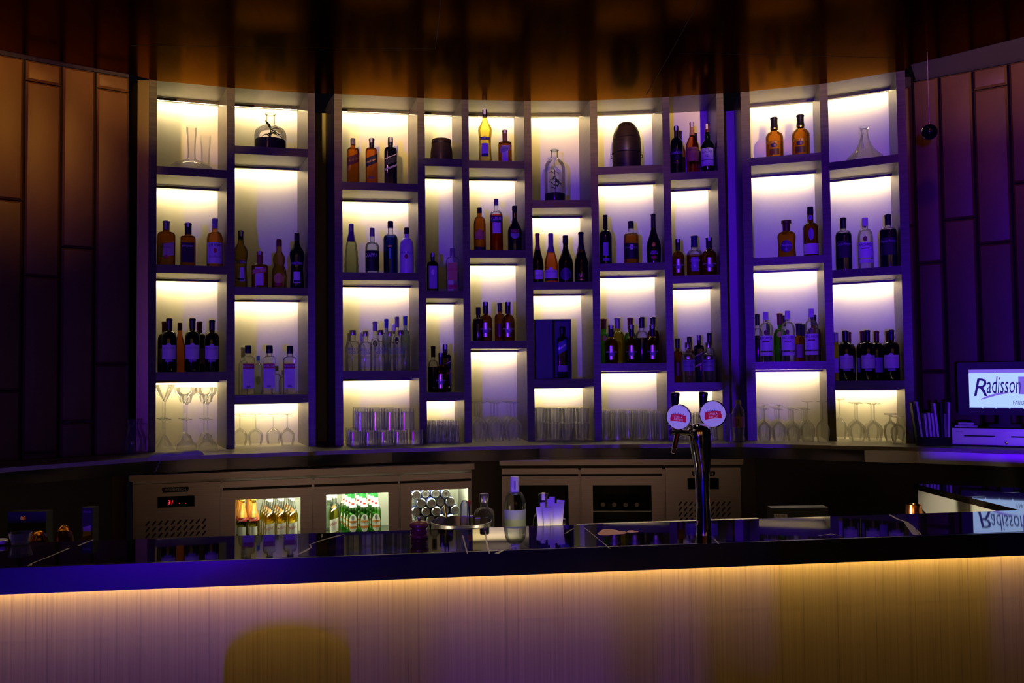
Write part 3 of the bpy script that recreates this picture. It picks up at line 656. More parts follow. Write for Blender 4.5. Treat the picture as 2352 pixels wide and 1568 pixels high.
B = [ # column, shelf, kind, x, y of top, width, label, depth, name
 (0,1,'scotch_flask',382,507,39,'flat-shouldered amber whisky bottle with cream label and red seal, under the tall-necked carafe',.11),
 (0,1,'square_bourbon',432,512,33,'square whiskey bottle with black label, white writing and black cap',.11),
 (0,1,'round_bourbon',495,502,36,'round bourbon bottle with big white label and lilac cap',.11),
 (0,2,'red_wine',389,731,33,'wine bottle with paper label beside the shelving edge, over the martini glasses',.08,WB),
 (0,2,'red_wine',442,731,33,'wine bottle with paper label, middle of three over the cocktail glasses',.08,WB),
 (0,2,'red_wine',487,735,32,'wine bottle with paper label standing alone beside the divider, over the cocktail glasses',.08,WB),
 (0,2,'plain_wine',378,738,30,'dark wine bottle mostly hidden behind the first labelled wine bottle',.21,WB),
 (0,2,'rose_bottle',413,741,26,'slim rose coloured bottle standing between two wine bottles',.2,WB),
 (0,2,'plain_wine',458,738,31,'dark wine bottle hidden behind the middle labelled wine bottle',.2,WB),
 (1,1,'vermouth_tan',553,530,32,'waisted tan vermouth bottle with black cap and white lower label',.11),
 (1,1,'orange_liqueur',597,577,36,'short square brown liqueur bottle with orange banner label',.10),
 (1,1,'bubble_bottle',641,550,34,'bulbous two-bubble clear bottle with yellow and red label',.10),
 (1,1,'vermouth_dry',683,535,33,'waisted dark green vermouth bottle beside the black gap',.10),
 (1,2,'gin_square',570,793,29,'square clear gin bottle with red band, beside the divider',.07),
 (1,2,'gin_square',619,793,29,'square clear gin bottle with red band, between the other two',.07),
 (1,2,'gin_square',666,794,29,'square clear gin bottle with red band, beside the black gap',.07),
 (1,2,'pale_green_bottle',593,817,20,'small pale greenish bottle peeping out between two square gin bottles',.18),
 (1,2,'white_capped',559,797,22,'clear bottle hidden behind the first square gin bottle',.19),
 (1,2,'clear_round',635,840,24,'small round clear bottle in the back between gin bottles',.16),
 (1,2,'clear_round',651,850,20,'smallest round clear bottle half hidden by the last gin bottle',.22),
 (2,0,'red_whisky',811,318,28,'square amber whisky bottle with slanted red label and pale cap',.10),
 (2,0,'amber_square_whisky',854,318,28,'square amber whisky bottle with slanted black label',.10),
 (2,0,'black_square_whisky',897,316,29,'black square whisky bottle with slanted cream stripe',.10),
 (2,1,'rippled_bottle',807,514,33,'tapering rippled clear bottle with purple neck sleeve',.10),
 (2,1,'zappa',855,524,32,'clear spirit bottle with wide black label and silver cap',.10),
 (2,1,'blue_spirit',897,508,33,'deep blue liqueur bottle with clear neck and black cap',.10),
 (2,1,'coconut_rum',934,523,32,'white opaque rum bottle with palm emblem and black cap',.10),
 (2,2,'vodka',812,758,32,'clear vodka bottle with blue writing, first of five from the black gap',.07),
 (2,2,'vodka',839,761,29,'clear vodka bottle with blue writing, second of five from the black gap',.10),
 (2,2,'vodka',874,758,32,'clear vodka bottle with blue writing, third of five from the black gap',.07),
 (2,2,'vodka',895,761,28,'clear vodka bottle with blue writing, fourth of five from the black gap',.145),
 (2,2,'vodka',920,758,31,'clear vodka bottle with blue writing, fifth of five from the black gap',.07),
 (2,2,'tall_vodka',862,738,22,'tall clear vodka bottle with round black spot, behind the blue-lettered row',.20),
 (2,2,'frosted_vodka',888,732,20,'frosted vodka bottle with blue cap, behind the third clear vodka bottle',.2),
 (2,2,'white_capped',905,743,20,'clear bottle with white cap, behind the fourth clear vodka bottle',.25),
 (2,2,'tall_vodka',912,727,19,'tall clear bottle with silver cap, in the back behind the fifth vodka bottle',.20),
 (2,2,'frosted_vodka',931,725,21,'frosted bottle with long blue cap, tallest in the back row beside the divider',.24),
 (2,2,'white_capped',802,765,18,'small clear bottle behind the first clear vodka bottle',.20),
 (2,2,'white_capped',831,766,17,'small clear bottle behind the second clear vodka bottle',.22),
 (3,1,'sapphire_gin',994,581,26,'flat blue gin bottle with pale framed label and dark cap',.10),
 (3,1,'orange_label_gin',1042,570,30,'clear gin bottle with orange and red label',.10),
 (3,2,'chivas',1013,810,27,'dark whisky bottle with silver crest, alone at the front of the narrow column',.07),
 (3,2,'clear_back',996,795,24,'bottle with black cap behind the lone crested whisky bottle, nearer the black gap',.2),
 (3,2,'black_square_whisky',1022,791,27,'black bottle with pale slanted stripe behind the lone crested whisky bottle',.19),
 (4,0,'vermouth_pale',1114,252,32,'tall pale yellow vermouth bottle nearly touching the lamp, with white label',.10),
 (4,0,'orange_liqueur_dim',1160,299,31,'short brown square liqueur bottle with lilac banner label and tan cap',.10),
 (4,1,'copper_malt',1102,477,28,'coppery malt whisky bottle with tan oval label',.10),
 (4,1,'campari',1140,457,30,'red aperitif bottle with clear neck and blue lettered band',.10),
 (4,1,'irish_cream',1187,473,33,'black sloping liqueur bottle with oval scene label',.10),
 (4,2,'chivas',1116,693,30,'crested whisky bottle over the balloon glasses, beside the narrow column',.07),
 (4,2,'chivas',1167,693,30,'crested whisky bottle over the balloon glasses, next to the dark gift box column',.07),
 (4,2,'dark_back',1099,706,28,'dark bottle behind the crested whisky bottle, farther from the gift box',.19),
 (4,2,'amber_back',1148,695,24,'bottle with maroon cap behind the crested whisky bottle, nearer the gift box',.2),
 (5,1,'champagne_dark',1235,536,27,'dark sparkling wine bottle with rose foil and small paper label',.10,WB),
 (5,1,'champagne_rose',1266,536,31,'orange-pink rose sparkling wine bottle with wide paper label',.10,WB),
 (5,1,'champagne_shield',1299,541,34,'dark champagne bottle with purple shield label',.10,WB),
 (5,1,'champagne_gold',1335,533,32,'dark sparkling wine bottle with small gold monogram',.10,WB),
 (6,1,'sherry',1391,494,29,'black tall-necked bottle with narrow lilac label',.10),
 (6,1,'drambuie',1450,508,34,'amber liqueur bottle with black wrap label and lilac cross',.10),
 (6,1,'remy',1502,491,33,'dark green teardrop cognac bottle with round gold seal',.10),
 (6,2,'chivas',1404,747,30,'crested whisky bottle in front of the green bottle, beside the gift box column',.07),
 (6,2,'chivas',1451,746,30,'crested whisky bottle, middle of three over the highball glasses',.07),
 (6,2,'chivas',1499,746,30,'crested whisky bottle over the highball glasses, on the tap side',.07),
 (6,2,'green_back',1391,731,31,'bright green bottle with yellow spot in the back row',.2),
 (6,2,'olive_back',1423,729,31,'olive yellow bottle in the back row between two crested whiskies',.19),
 (6,2,'green_back',1452,729,30,'green bottle hidden behind the middle crested whisky',.2),
 (6,2,'clear_back',1478,728,30,'clear-shouldered bottle in the back row beside the third crested whisky',.19),
 (6,2,'amber_back',1504,728,28,'amber bottle hidden behind the third crested whisky',.2),
 (7,0,'green_malt',1554,290,28,'dark green malt whisky bottle with white script on black label',.09),
 (7,0,'tan_malt',1590,281,30,'golden malt whisky bottle with orange label, tallest in the unlit cell',.09),
 (7,0,'glenlivet',1627,286,30,'green malt whisky bottle with large white label and red cap',.09),
 (7,1,'chivas',1558,549,28,'small crested whisky bottle with black foil, farther from the plain wall gap',.08),
 (7,1,'chivas_clear_shoulder',1596,541,36,'wide whisky bottle with clear shoulders and navy cap',.12),
 (7,1,'chivas',1637,545,34,'crested whisky bottle with loose foil, beside the plain wall gap',.08),
 (7,2,'vodka_seal',1581,786,32,'clear vodka bottle with round silver seal, over the first tap handle',.07),
 (7,2,'vodka_seal',1628,786,31,'clear vodka bottle with round silver seal, over the second tap handle',.07),
 (7,2,'amber_back',1557,777,24,'amber bottle half hidden at the divider behind the sealed vodka',.17),
 (7,2,'amber_back',1585,774,24,'amber bottle with dark cap behind the first sealed vodka',.2),
 (7,2,'black_square_whisky',1610,770,23,'navy square whisky bottle with slanted label between the sealed vodkas',.17),
 (7,2,'clear_back',1640,764,25,'clear-shouldered bottle with violet cap behind the second sealed vodka',.19),
 (8,0,'chivas_gold',1779,270,39,'broad golden whisky bottle with crest, farther from the glass decanter',.10),
 (8,0,'chivas_gold',1839,264,40,'broad golden whisky bottle with crest, nearer the glass decanter',.10),
 (8,1,'cardhu',1807,505,41,'squat waisted amber whisky bottle with round purple label',.10),
 (8,1,'lagavulin',1862,475,33,'tall dark amber whisky bottle with pale lower label',.10),
 (8,2,'white_rum',1760,716,31,'white rum bottle, first of three from the plain wall gap',.07),
 (8,2,'white_rum',1810,714,31,'white rum bottle, middle of three in front of the black caps',.07),
 (8,2,'white_rum',1864,709,31,'white rum bottle, tallest of three beside the divider',.07),
 (8,2,'clear_back',1743,721,24,'bottle with violet cap behind the first white rum bottle',.19),
 (8,2,'green_back',1783,719,29,'green bottle with red cap between the first two white rum bottles',.20),
 (8,2,'clear_back',1801,724,22,'bottle with navy cap hidden behind the middle white rum bottle',.25),
 (8,2,'black_cap_amber',1836,742,24,'square amber bottle with broad black cap between two white rum bottles',.17),
 (8,2,'black_cap_amber',1845,744,20,'square amber bottle with broad black cap at the very back of the rum shelf',.25),
 (8,2,'amber_back',1878,723,30,'amber bottle with black cap behind the tallest white rum bottle',.2),
 (8,2,'dark_back',1773,741,22,'dark bottle with black cap hidden beside the first white rum bottle',.2),
 (9,1,'dark_rum',1938,500,35,'dark rum bottle with lilac script, nearer the amber whiskies',.11),
 (9,1,'white_rum',1988,500,33,'white rum bottle between two dark rum bottles',.11),
 (9,1,'dark_rum',2041,492,37,'dark rum bottle with lilac script, beside the violet plank wall',.11),
 (9,2,'red_wine',1943,759,32,'labelled wine bottle over the large wine glasses, first from the divider',.07,WB),
 (9,2,'red_wine',1993,758,32,'labelled wine bottle over the large wine glasses, middle of the front row',.07,WB),
 (9,2,'red_wine',2048,757,34,'labelled wine bottle over the small brandy glasses',.07,WB),
 (9,2,'yellow_wine',1924,763,26,'yellow-green wine bottle half hidden at the divider',.19,WB),
 (9,2,'plain_wine',1956,762,29,'dark wine bottle with red cap behind the first labelled wine bottle',.18,WB),
 (9,2,'plain_wine',1978,760,30,'dark wine bottle with red cap behind the middle labelled wine bottle',.18,WB),
 (9,2,'plain_wine',2014,760,30,'dark wine bottle with violet label in the gap of the front row',.17,WB),
 (9,2,'plain_wine',2036,759,26,'dark wine bottle with red cap behind the last labelled wine bottle',.2,WB),
]
for c in range(10):
    for r in range(3):
        lst = [b for b in B if b[0] == c and b[1] == r]
        if lst: shelf_bottles(c, r, lst)
# ------------------------------------------------------------------ glassware
ORD = ['first', 'second', 'third', 'fourth', 'fifth', 'sixth', 'seventh']
GP = {
 'wine': [(0, .78), (.012, .80), (.03, .18), (.05, .085), (.42, .075), (.46, .16), (.52, .50), (.58, .78), (.66, .97), (.72, 1), (.82, .96), (1, .76)],
 'balloon': [(0, .70), (.012, .72), (.03, .16), (.05, .09), (.36, .09), (.40, .18), (.46, .55), (.54, .85), (.63, 1), (.72, 1), (.85, .90), (1, .74)],
 'brandy': [(0, .88), (.02, .90), (.05, .2), (.08, .12), (.22, .12), (.28, .25), (.36, .66), (.48, .94), (.60, 1), (.75, .92), (1, .66)],
 'martini': [(0, .62), (.012, .64), (.03, .14), (.05, .07), (.50, .07), (.54, .16), (.60, .28), (.80, .65), (1, 1)],
 'margarita': [(0, .55), (.012, .57), (.03, .14), (.05, .07), (.46, .08), (.50, .2), (.54, .40), (.62, .48), (.72, .58), (.76, .72), (.82, .92), (.90, .98), (1, 1)],
 'tumbler': [(0, .84), (.10, .85), (.101, .86), (1, 1)], 'shot': [(0, .70), (.2, .74), (.201, .76), (1, 1)], 'highball': [(0, .74), (.08, .75), (.081, .78), (1, 1)], 'rocks': [(0, .93), (.16, .95), (.161, .96), (1, 1)],
}
def glass_mesh(kd, h, R, inv):
    key = ('g', kd, round(h, 3), round(R, 4), inv)
    if key in CACHE: return CACHE[key]
    p = GP[kd]; mb = MB(); seg_ = 22; sq = 5 if kd == 'rocks' else 2
    out = [(z * h, r * R) for z, r in p]
    if kd in ('tumbler', 'shot', 'highball', 'rocks'):
        zb = {'tumbler': .10, 'shot': .2, 'highball': .08, 'rocks': .16}[kd]; q = .93
        inn = [(h, R * q)] + [(zb * h + .001, p[1][1] * R * q * .95)]
        pr = out + inn; cl = (True, True)
    else: pr = out; cl = (True, False)
    if inv: pr = [(h - z, r) for z, r in reversed(pr)]; cl = (cl[1], cl[0])
    mb.lathe(pr, seg_, sq=sq, rmax=R, close=cl, neck=.5)
    rim = h if not inv else 0
    if sq == 2: mb.lathe([(abs(rim - .0008) if inv else rim - .0008, p[-1][1] * R), (rim + (.0006 if inv else 0), p[-1][1] * R + .0007), (rim + (.0016 if inv else .0008), p[-1][1] * R)], seg_, close=(False, False), rmax=R)
    me = mb.mesh(kd + '_glass', 'glassware'); CACHE[key] = me; return me
def glassat(P, kd, h, R, inv, name, label, group=None):
    o = link(name, glass_mesh(kd, h, R, inv)); o.location = P; o.rotation_euler = (0, 0, face_cam(Vector(P)))
    return tag(o, label, 'glass', group)
def rows(c, kd, xs, ytops, wpx, t0, pitch, nrow, inv, name, what, group, z0=None, hh=None, skip=(), ref='the black gap'):
    z0 = ZT + .0006 if z0 is None else z0; res = []
    for i, x in enumerate(xs):
        p = cellpt(c, x, t0, 990); yt = ytops[i] if isinstance(ytops, (list, tuple)) else ytops
        wp = wpx[i] if isinstance(wpx, (list, tuple)) else wpx
        h = hh or at_y(x, yt, p.y).z - z0; h = round(h, 3); R = round(wp / 2 * p.y / F, 4)
        d = (DV[COLS[c][0]] + DV[COLS[c][1]]) / 2
        for r in range(nrow):
            if (i, r) in skip: continue
            q = p + d * (pitch * r)
            if t0 + pitch * r > 0 and min(w_[0] for w_ in walldist(c, q)) < R + .001: continue
            if t0 + pitch * r + R > SD - .004: continue
            lb = f'{what}, {ORD[i]} in front from {ref}' if r == 0 else f'{what}, in the {ORD[r]} row'
            res.append(glassat((q.x, q.y, z0), kd, h, R, inv, name, lb, group + (', front row' if r == 0 else f', {ORD[r]} row')))
    return h
def clampw(c, p, R):
    for k in range(3):
        for dist, n in walldist(c, p):
            if dist < R + .002: p = p + n * (R + .002 - dist)
    return p
# column 1: cocktail glasses standing on the feet of upturned ones
for i, (kd, x, w, yt, nm, wh) in enumerate((('martini', 379, 43, 884, 'martini_glass', 'cone shaped martini glass'), ('margarita', 429, 44, 890, 'margarita_glass', 'stepped margarita glass'), ('margarita', 477, 40, 890, 'margarita_glass', 'stepped margarita glass'))):
    for r, t in enumerate((.075, .215)):
        p0 = cellpt(0, x, .075, 960); p = p0 + (DV[0] * .5 + DV[1] * .5) * (t - .075); p = clampw(0, p, w / 2 * p0.y / F); zm = at_y(x, 963, p0.y).z; h1 = round(zm - ZT - .0006, 3); h2 = round(at_y(x, yt, p0.y).z - zm, 3); R = round(w / 2 * p0.y / F, 4)
        pos = ('beside the bronze strip', 'in the middle', 'next to the divider')[i] + (' at the front' if r == 0 else ' at the back')
        glassat((p.x, p.y, ZT + .0006), kd, h1, R, True, nm, f'upturned {wh} {pos}, holding up another', 'cocktail glasses in the corner cell')
        glassat((p.x, p.y, ZT + .0010 + h1), kd, h2, R, False, nm, f'upright {wh} {pos}, on an upturned foot', 'cocktail glasses in the corner cell')
for i, (x, t, wh) in enumerate(((551, .20, 'half hidden by the divider'), (587, .2, 'second from the divider'), (628, .255, 'set farther back than its neighbours'), (660, .14, 'closest to the black gap'))):
    p = cellpt(1, x, t, 990); h = at_y(x, 950, p.y).z - ZT - .0006
    glassat((p.x, p.y, ZT + .0006), 'wine', h, 34 / 2 * p.y / F, True, 'wine_glass', f'upturned wine glass in the nearly empty cell, {wh}', 'four wine glasses in the nearly empty cell')
# square rocks glasses in two tiers
h = rows(2, 'rocks', [819, 853, 887, 921, 956], 986, 32.5, -.046, .090, 3, True, 'rocks_glass', 'square rocks glass upside down in the lower tier', 'square rocks glasses, lower tier', skip=((4, 1), (4, 2)))
h = rows(2, 'rocks', [836, 870, 903, 936], 938, 32.5, -.045, .090, 3, True, 'rocks_glass', 'square rocks glass upside down in the upper tier', 'square rocks glasses, upper tier', z0=ZT + h + .0016, skip=((3, 2),))
rows(3, 'shot', [989, 1004, 1019, 1034, 1049], 967, 14.6, .03, .050, 5, True, 'shot_glass', 'tall shot glass upside down', 'tall shot glasses', ref='the rocks glasses')
rows(4, 'balloon', [1104, 1143, 1182], 924, 37, .055, .105, 3, True, 'balloon_glass', 'upturned balloon wine glass', 'balloon wine glasses', ref='the shot glasses')
h = rows(5, 'tumbler', [1243, 1275, 1307, 1339], 973, 31, .05, .088, 3, False, 'tumbler', 'plain tumbler in the lower tier', 'stacked tumblers, lower tier', ref='the balloon glasses')
rows(5, 'tumbler', [1243, 1275, 1307, 1339], 938, 31, .05, .088, 3, False, 'tumbler', 'plain tumbler in the upper tier', 'stacked tumblers, upper tier', z0=ZT + h + .0016, ref='the balloon glasses')
p = cellpt(5, 1302, -.05, 990); glassat((p.x, p.y, ZT + .0006), 'tumbler', at_y(1302, 985, p.y).z - ZT, .040, False, 'tumbler', 'short tumbler standing by itself in front of the stacked tumblers')
rows(6, 'highball', [1394, 1419, 1444, 1469, 1494, 1517], 944, 21.6, .045, .066, 4, True, 'highball_glass', 'highball glass upside down', 'highball glasses beside the beer tap', ref='the tumblers', skip=((5, 3),))
rows(7, 'highball', [1560, 1586, 1612, 1638], 948, 22.4, .045, .070, 3, True, 'highball_glass', 'highball glass upside down behind the beer tap', 'highball glasses behind the beer tap', ref='the divider')
p = at_y(1678, 985, 5.0); glassat((p.x, p.y, ZT + .0006), 'highball', .16, .03, True, 'highball_glass', 'single highball glass between the beer tap medallion and plastic bottle')
rows(8, 'wine', [1756, 1790, 1823, 1856, 1890], [929, 929, 939, 921, 921], 31, -.05, .092, 1, True, 'wine_glass', 'long-stemmed wine glass upside down', 'wine glasses beside the plastic bottle', ref='the plastic bottle')
rows(8, 'balloon', [1757, 1789, 1822, 1852], 939, 28, .045, .094, 3, True, 'wine_glass', 'short-stemmed wine glass behind the long-stemmed ones', 'short wine glasses beside the plastic bottle', ref='the plastic bottle')
rows(9, 'wine', [1934, 1970, 2009], [917, 925, 926], [32, 35, 36], .06, .12, 2, True, 'wine_glass', 'large upturned wine glass under the wine bottles', 'large wine glasses', ref='the divider', skip=())
for i, (x, yt, t, wh) in enumerate(((2062, 956, -.045, 'at the front'), (2046, 951, .045, 'close behind the front one'), (2046, 949, .135, 'at the back'))):
    p = cellpt(9, x, t, 990); glassat((p.x, p.y, ZT + .0006), 'brandy', at_y(x, yt, p.y).z - ZT, 31 / 2 * p.y / F, True, 'brandy_glass', f'small upturned brandy glass by the violet wall, {wh}', 'small brandy glasses')
# dim glasses on the dark end of the counter
for i, (x, yt, yb, w) in enumerate(((12, 985, 1054, 20), (38, 977, 1052, 20), (64, 974, 1051, 20), (91, 972, 1050, 20), (124, 968, 1048, 22), (157, 956, 1047, 28), (203, 953, 1044, 34))):
    p = at_z(x, yb, ZT); hh = at_y(x, yt, p.y).z - ZT; R = w / 2 * p.y / F
    for k in range(2):
        glassat((p.x, p.y, ZT + .0006 + k * (hh * .5 + .0034)), 'highball', hh * .5, R, False, 'tumbler', f'dim {"upper" if k else "lower"} tumbler on the dark counter end, stack {ORD[6 - i]} from the bronze strip', 'dim tumblers on the dark counter end')
for x, yt, yb, w, wh in ((276, 985, 1036, 34, 'squat glass jug glinting violet, farther from the towel'), (306, 962, 1040, 42, 'large glass jug glinting violet, beside the folded towel')):
    p = at_z(x, yb, ZT); h = at_y(x, yt, p.y).z - ZT; R = w / 2 * p.y / F
    r = thing('glass_jug', wh, 'jug', (p.x, p.y, ZT + .0006), face_cam(p), 'dim glass jugs')
    MB().lathe([(0, .8 * R), (.03 * h, .92 * R), (.3 * h, R), (.5 * h, .9 * R), (.66 * h, .6 * R), (.8 * h, .5 * R), (.93 * h, .55 * R), (h, .66 * R)], 22, close=(True, False)).build('body', 'glassware', r)
    MB().tube([(.5 * R, 0, .86 * h), (1.1 * R, 0, .84 * h), (1.25 * R, 0, .62 * h), (1.02 * R, 0, .36 * h)], .005, 8).build('handle', 'glassware', r)
# ------------------------------------------------------------------ decanters, terrariums, buckets
def cellbase(c, r, x, t, y=600):
    p = cellpt(c, x, t, y); z = (SHELF[c][r]) + .0006; return Vector((p.x, p.y, z))
P = cellbase(0, 0, 440, .14, 340); h = at_y(438, 291, P.y).z - P.z; R = 47 * P.y / F; R = min(R, .118)
o = tag(MB().lathe([(0, .8 * R), (.02 * h, .95 * R), (.08 * h, R), (.14 * h, .97 * R), (.20 * h, .8 * R), (.25 * h, .5 * R), (.29 * h, .26 * R), (.34 * h, .19 * R), (.5 * h, .18 * R), (.75 * h, .21 * R), (.9 * h, .25 * R), (h, .25 * R)], 32, close=(True, False)).build('wine_decanter', 'glassware'), 'flat-bellied glass carafe with tall open neck on the top corner shelf', 'decanter'); o.location = P
P = cellbase(9, 0, 1986, .13, 330); h = at_y(1986, 291, P.y).z - P.z; R = 41 * P.y / F
r = thing('wine_decanter', 'conical glass decanter with flared lip and inner handle beside the hanging ball', 'decanter', P, face_cam(P))
MB().lathe([(0, .85 * R), (.03 * h, .97 * R), (.10 * h, R), (.17 * h, .93 * R), (.26 * h, .72 * R), (.38 * h, .5 * R), (.52 * h, .34 * R), (.70 * h, .22 * R), (.85 * h, .19 * R), (.95 * h, .24 * R), (h, .31 * R)], 32, close=(True, False)).build('body', 'glassware', r)
MB().tube([(-.06 * R, -.26 * R, .78 * h), (-.10 * R, -.45 * R, .74 * h), (-.12 * R, -.62 * R, .5 * h), (-.10 * R, -.60 * R, .34 * h)], .006, 8).build('handle', 'glassware', r)
def terrarium(c, r_, x, yt, wp, prof_, label, soil, seed, t=.11):
    rnd = random.Random(seed); P = cellbase(c, r_, x, t, yt + 40); h = at_y(x, yt, P.y).z - P.z; R = wp / 2 * P.y / F
    r = thing('bottle_terrarium', label, 'terrarium', P, face_cam(P)); pr = [(z * h, q * R) for z, q in prof_]
    MB().lathe(pr, 28, close=(True, False)).build('glass_bottle', 'clear', r)
    zt = pr[-1][0]; rr = pr[-1][1]
    MB().lathe([(zt - .008, rr * .9), (zt - .004, rr * 1.18), (zt, rr * 1.2), (zt + .003, rr * 1.05)], 24, close=(False, False)).build('lip', 'frost', r)
    MB().lathe([(.004, R * .93), (soil * h * .7, R * .95), (soil * h, R * .94), (soil * h * 1.12, R * .4), (soil * h * 1.05, R * .05)], 20).build('soil', 'soil', r)
    mb = MB(); n = 16
    zm = soil * h + .005; top = .62 * h
    mb.tube([(0, 0, zm), (.004, .002, (zm + top) / 2), (0, 0, top)], .0025, 6)
    for k in range(n):
        a = rnd.uniform(0, 2 * PI); z0 = zm + (top - zm) * rnd.uniform(.15, 1); ln = R * rnd.uniform(.5, .86); lift = rnd.uniform(-.01, .03); wl = rnd.uniform(.005, .009)
        prev = None; vs = []; fs = []
        for j in range(6):
            s = j / 5; d = Vector((math.cos(a), math.sin(a), 0)); sd = Vector((-d.y, d.x, 0)); q = d * (ln * s) + Vector((0, 0, z0 + lift * 2 * s - .03 * s * s)); ww = wl * math.sin(PI * (.12 + .88 * s) ) + .0004
            vs += [q - sd * ww, q + Vector((0, 0, .0015)), q + sd * ww]
        for j in range(5): b = j * 3; fs += [(b, b + 1, b + 4, b + 3), (b + 1, b + 2, b + 5, b + 4)]
        mb.add(vs, fs)
    mb.build('plant', 'leaf', r)
terrarium(1, 0, 621, 260, 72, [(0, .94), (.03, 1), (.42, 1), (.50, .97), (.58, .86), (.64, .66), (.68, .44), (.71, .32), (.75, .29), (.98, .29)], 'squat round glass bottle with dark soil and plant on the top shelf', .30, 3)
terrarium(5, 0, 1274, 342, 48, [(0, .94), (.03, 1), (.62, 1), (.70, .95), (.76, .78), (.80, .52), (.83, .36), (.86, .32), (.98, .36)], 'tall glass bottle with a spiky plant growing in dark soil', .17, 9)
# wooden buckets
P = cellbase(3, 0, 1014, .11, 340); h = at_y(1014, 321, P.y).z - P.z; R = 26 * P.y / F
r = thing('wooden_bucket', 'small dark wooden bucket turned upside down in the narrow column', 'bucket', P, face_cam(P))
MB().lathe([(0, R), (.45 * h, .97 * R), (.85 * h, .84 * R), (.86 * h, .87 * R), (.98 * h, .85 * R), (h, .80 * R)], 28).build('staves', 'barrel_wood', r)
MB().lathe([(.80 * h, .88 * R), (.83 * h, .89 * R), (.86 * h, .88 * R)], 28, close=(False, False)).build('hoop', 'black', r)
P = cellbase(6, 0, 1439, .14, 330); h = at_y(1439, 283, P.y).z - P.z; R = 33.5 * P.y / F
r = thing('wooden_ice_bucket', 'tall dark domed wooden ice bucket with side rings', 'ice bucket', P, face_cam(P))
MB().lathe([(0, .97 * R), (.28 * h, R), (.36 * h, .99 * R)], 30).build('tub', 'barrel_wood', r)
MB().lathe([(.362 * h, 1.0 * R), (.38 * h, 1.02 * R), (.60 * h, .98 * R), (.69 * h, .95 * R), (.78 * h, .885 * R), (.87 * h, .77 * R), (.94 * h, .63 * R), (.985 * h, .48 * R), (h, .38 * R)], 30).build('lid', 'barrel_wood', r)
for z in (.36, .66): MB().lathe([((z - .012) * h, (1.0 if z < .5 else .945) * R), (z * h, (1.03 if z < .5 else .975) * R), ((z + .012) * h, (1.01 if z < .5 else .945) * R)], 30, close=(False, False)).build('hoop', 'black', r)
for s in (-1, 1): MB().tube([(s * R * (1.01 + .07 * math.sin(a)), -.010 * math.cos(a) * 1, .30 * h - .012 * math.cos(a)) for a in [PI * k / 8 for k in range(9)]], .0025, 6).build('ring_handle', 'black', r)
# gift box with whisky bottle inside
P = cellbase(5, 2, 1269, .12, 800); wd = 84 * P.y / F; h = at_y(1269, 734, P.y).z - P.z; rz = face_cam(P)
ba, bb = seg(5, 0); rz = math.atan2((bb - ba).y, (bb - ba).x)
r = thing('gift_box', 'open dark navy presentation box holding a whisky bottle', 'gift box', P, rz); t_ = .006; d_ = .05
mb = MB().box((-wd / 2, -d_, 0), (wd / 2, d_, t_)).box((-wd / 2, -d_, h - t_), (wd / 2, d_, h)).box((-wd / 2, -d_, t_), (-wd / 2 + t_, d_, h - t_)).box((wd / 2 - t_, -d_, t_), (wd / 2, d_, h - t_)).box((-wd / 2 + t_, d_ - t_, t_), (wd / 2 - t_, d_, h - t_))
mb.build('box_shell', 'navy', r, smooth=False)
MB().box((-wd / 2 + t_ + .001, -d_ + .002, t_ + .0005), (-.002, d_ - t_ - .001, h - t_ - .0005)).build('inner_panel', 'navy', r, smooth=False)
kind('blue_label', PJW, .80, 'foil_dark', 'bottle_black', sq=6, dr=.9, cr=.42, lab=[lab(.50, .72, .95, 'blue', tx('Blue Label', .61, .05, .8, 'silver', .06, .2), dz=.07), lab(.12, .24, .95, 'lilac'), ell(.82, .04, .3, 'olive_glass')])
pb = P + Matrix.Rotation(rz, 3, 'Z') @ Vector((wd * .26, -.012, t_ + .0006)); place(bottle_meshes(K['blue_label'], h * .86, .0305), 'liquor_bottle', 'black whisky bottle with slanted blue label standing in the navy gift box', 'bottle', pb, rz)
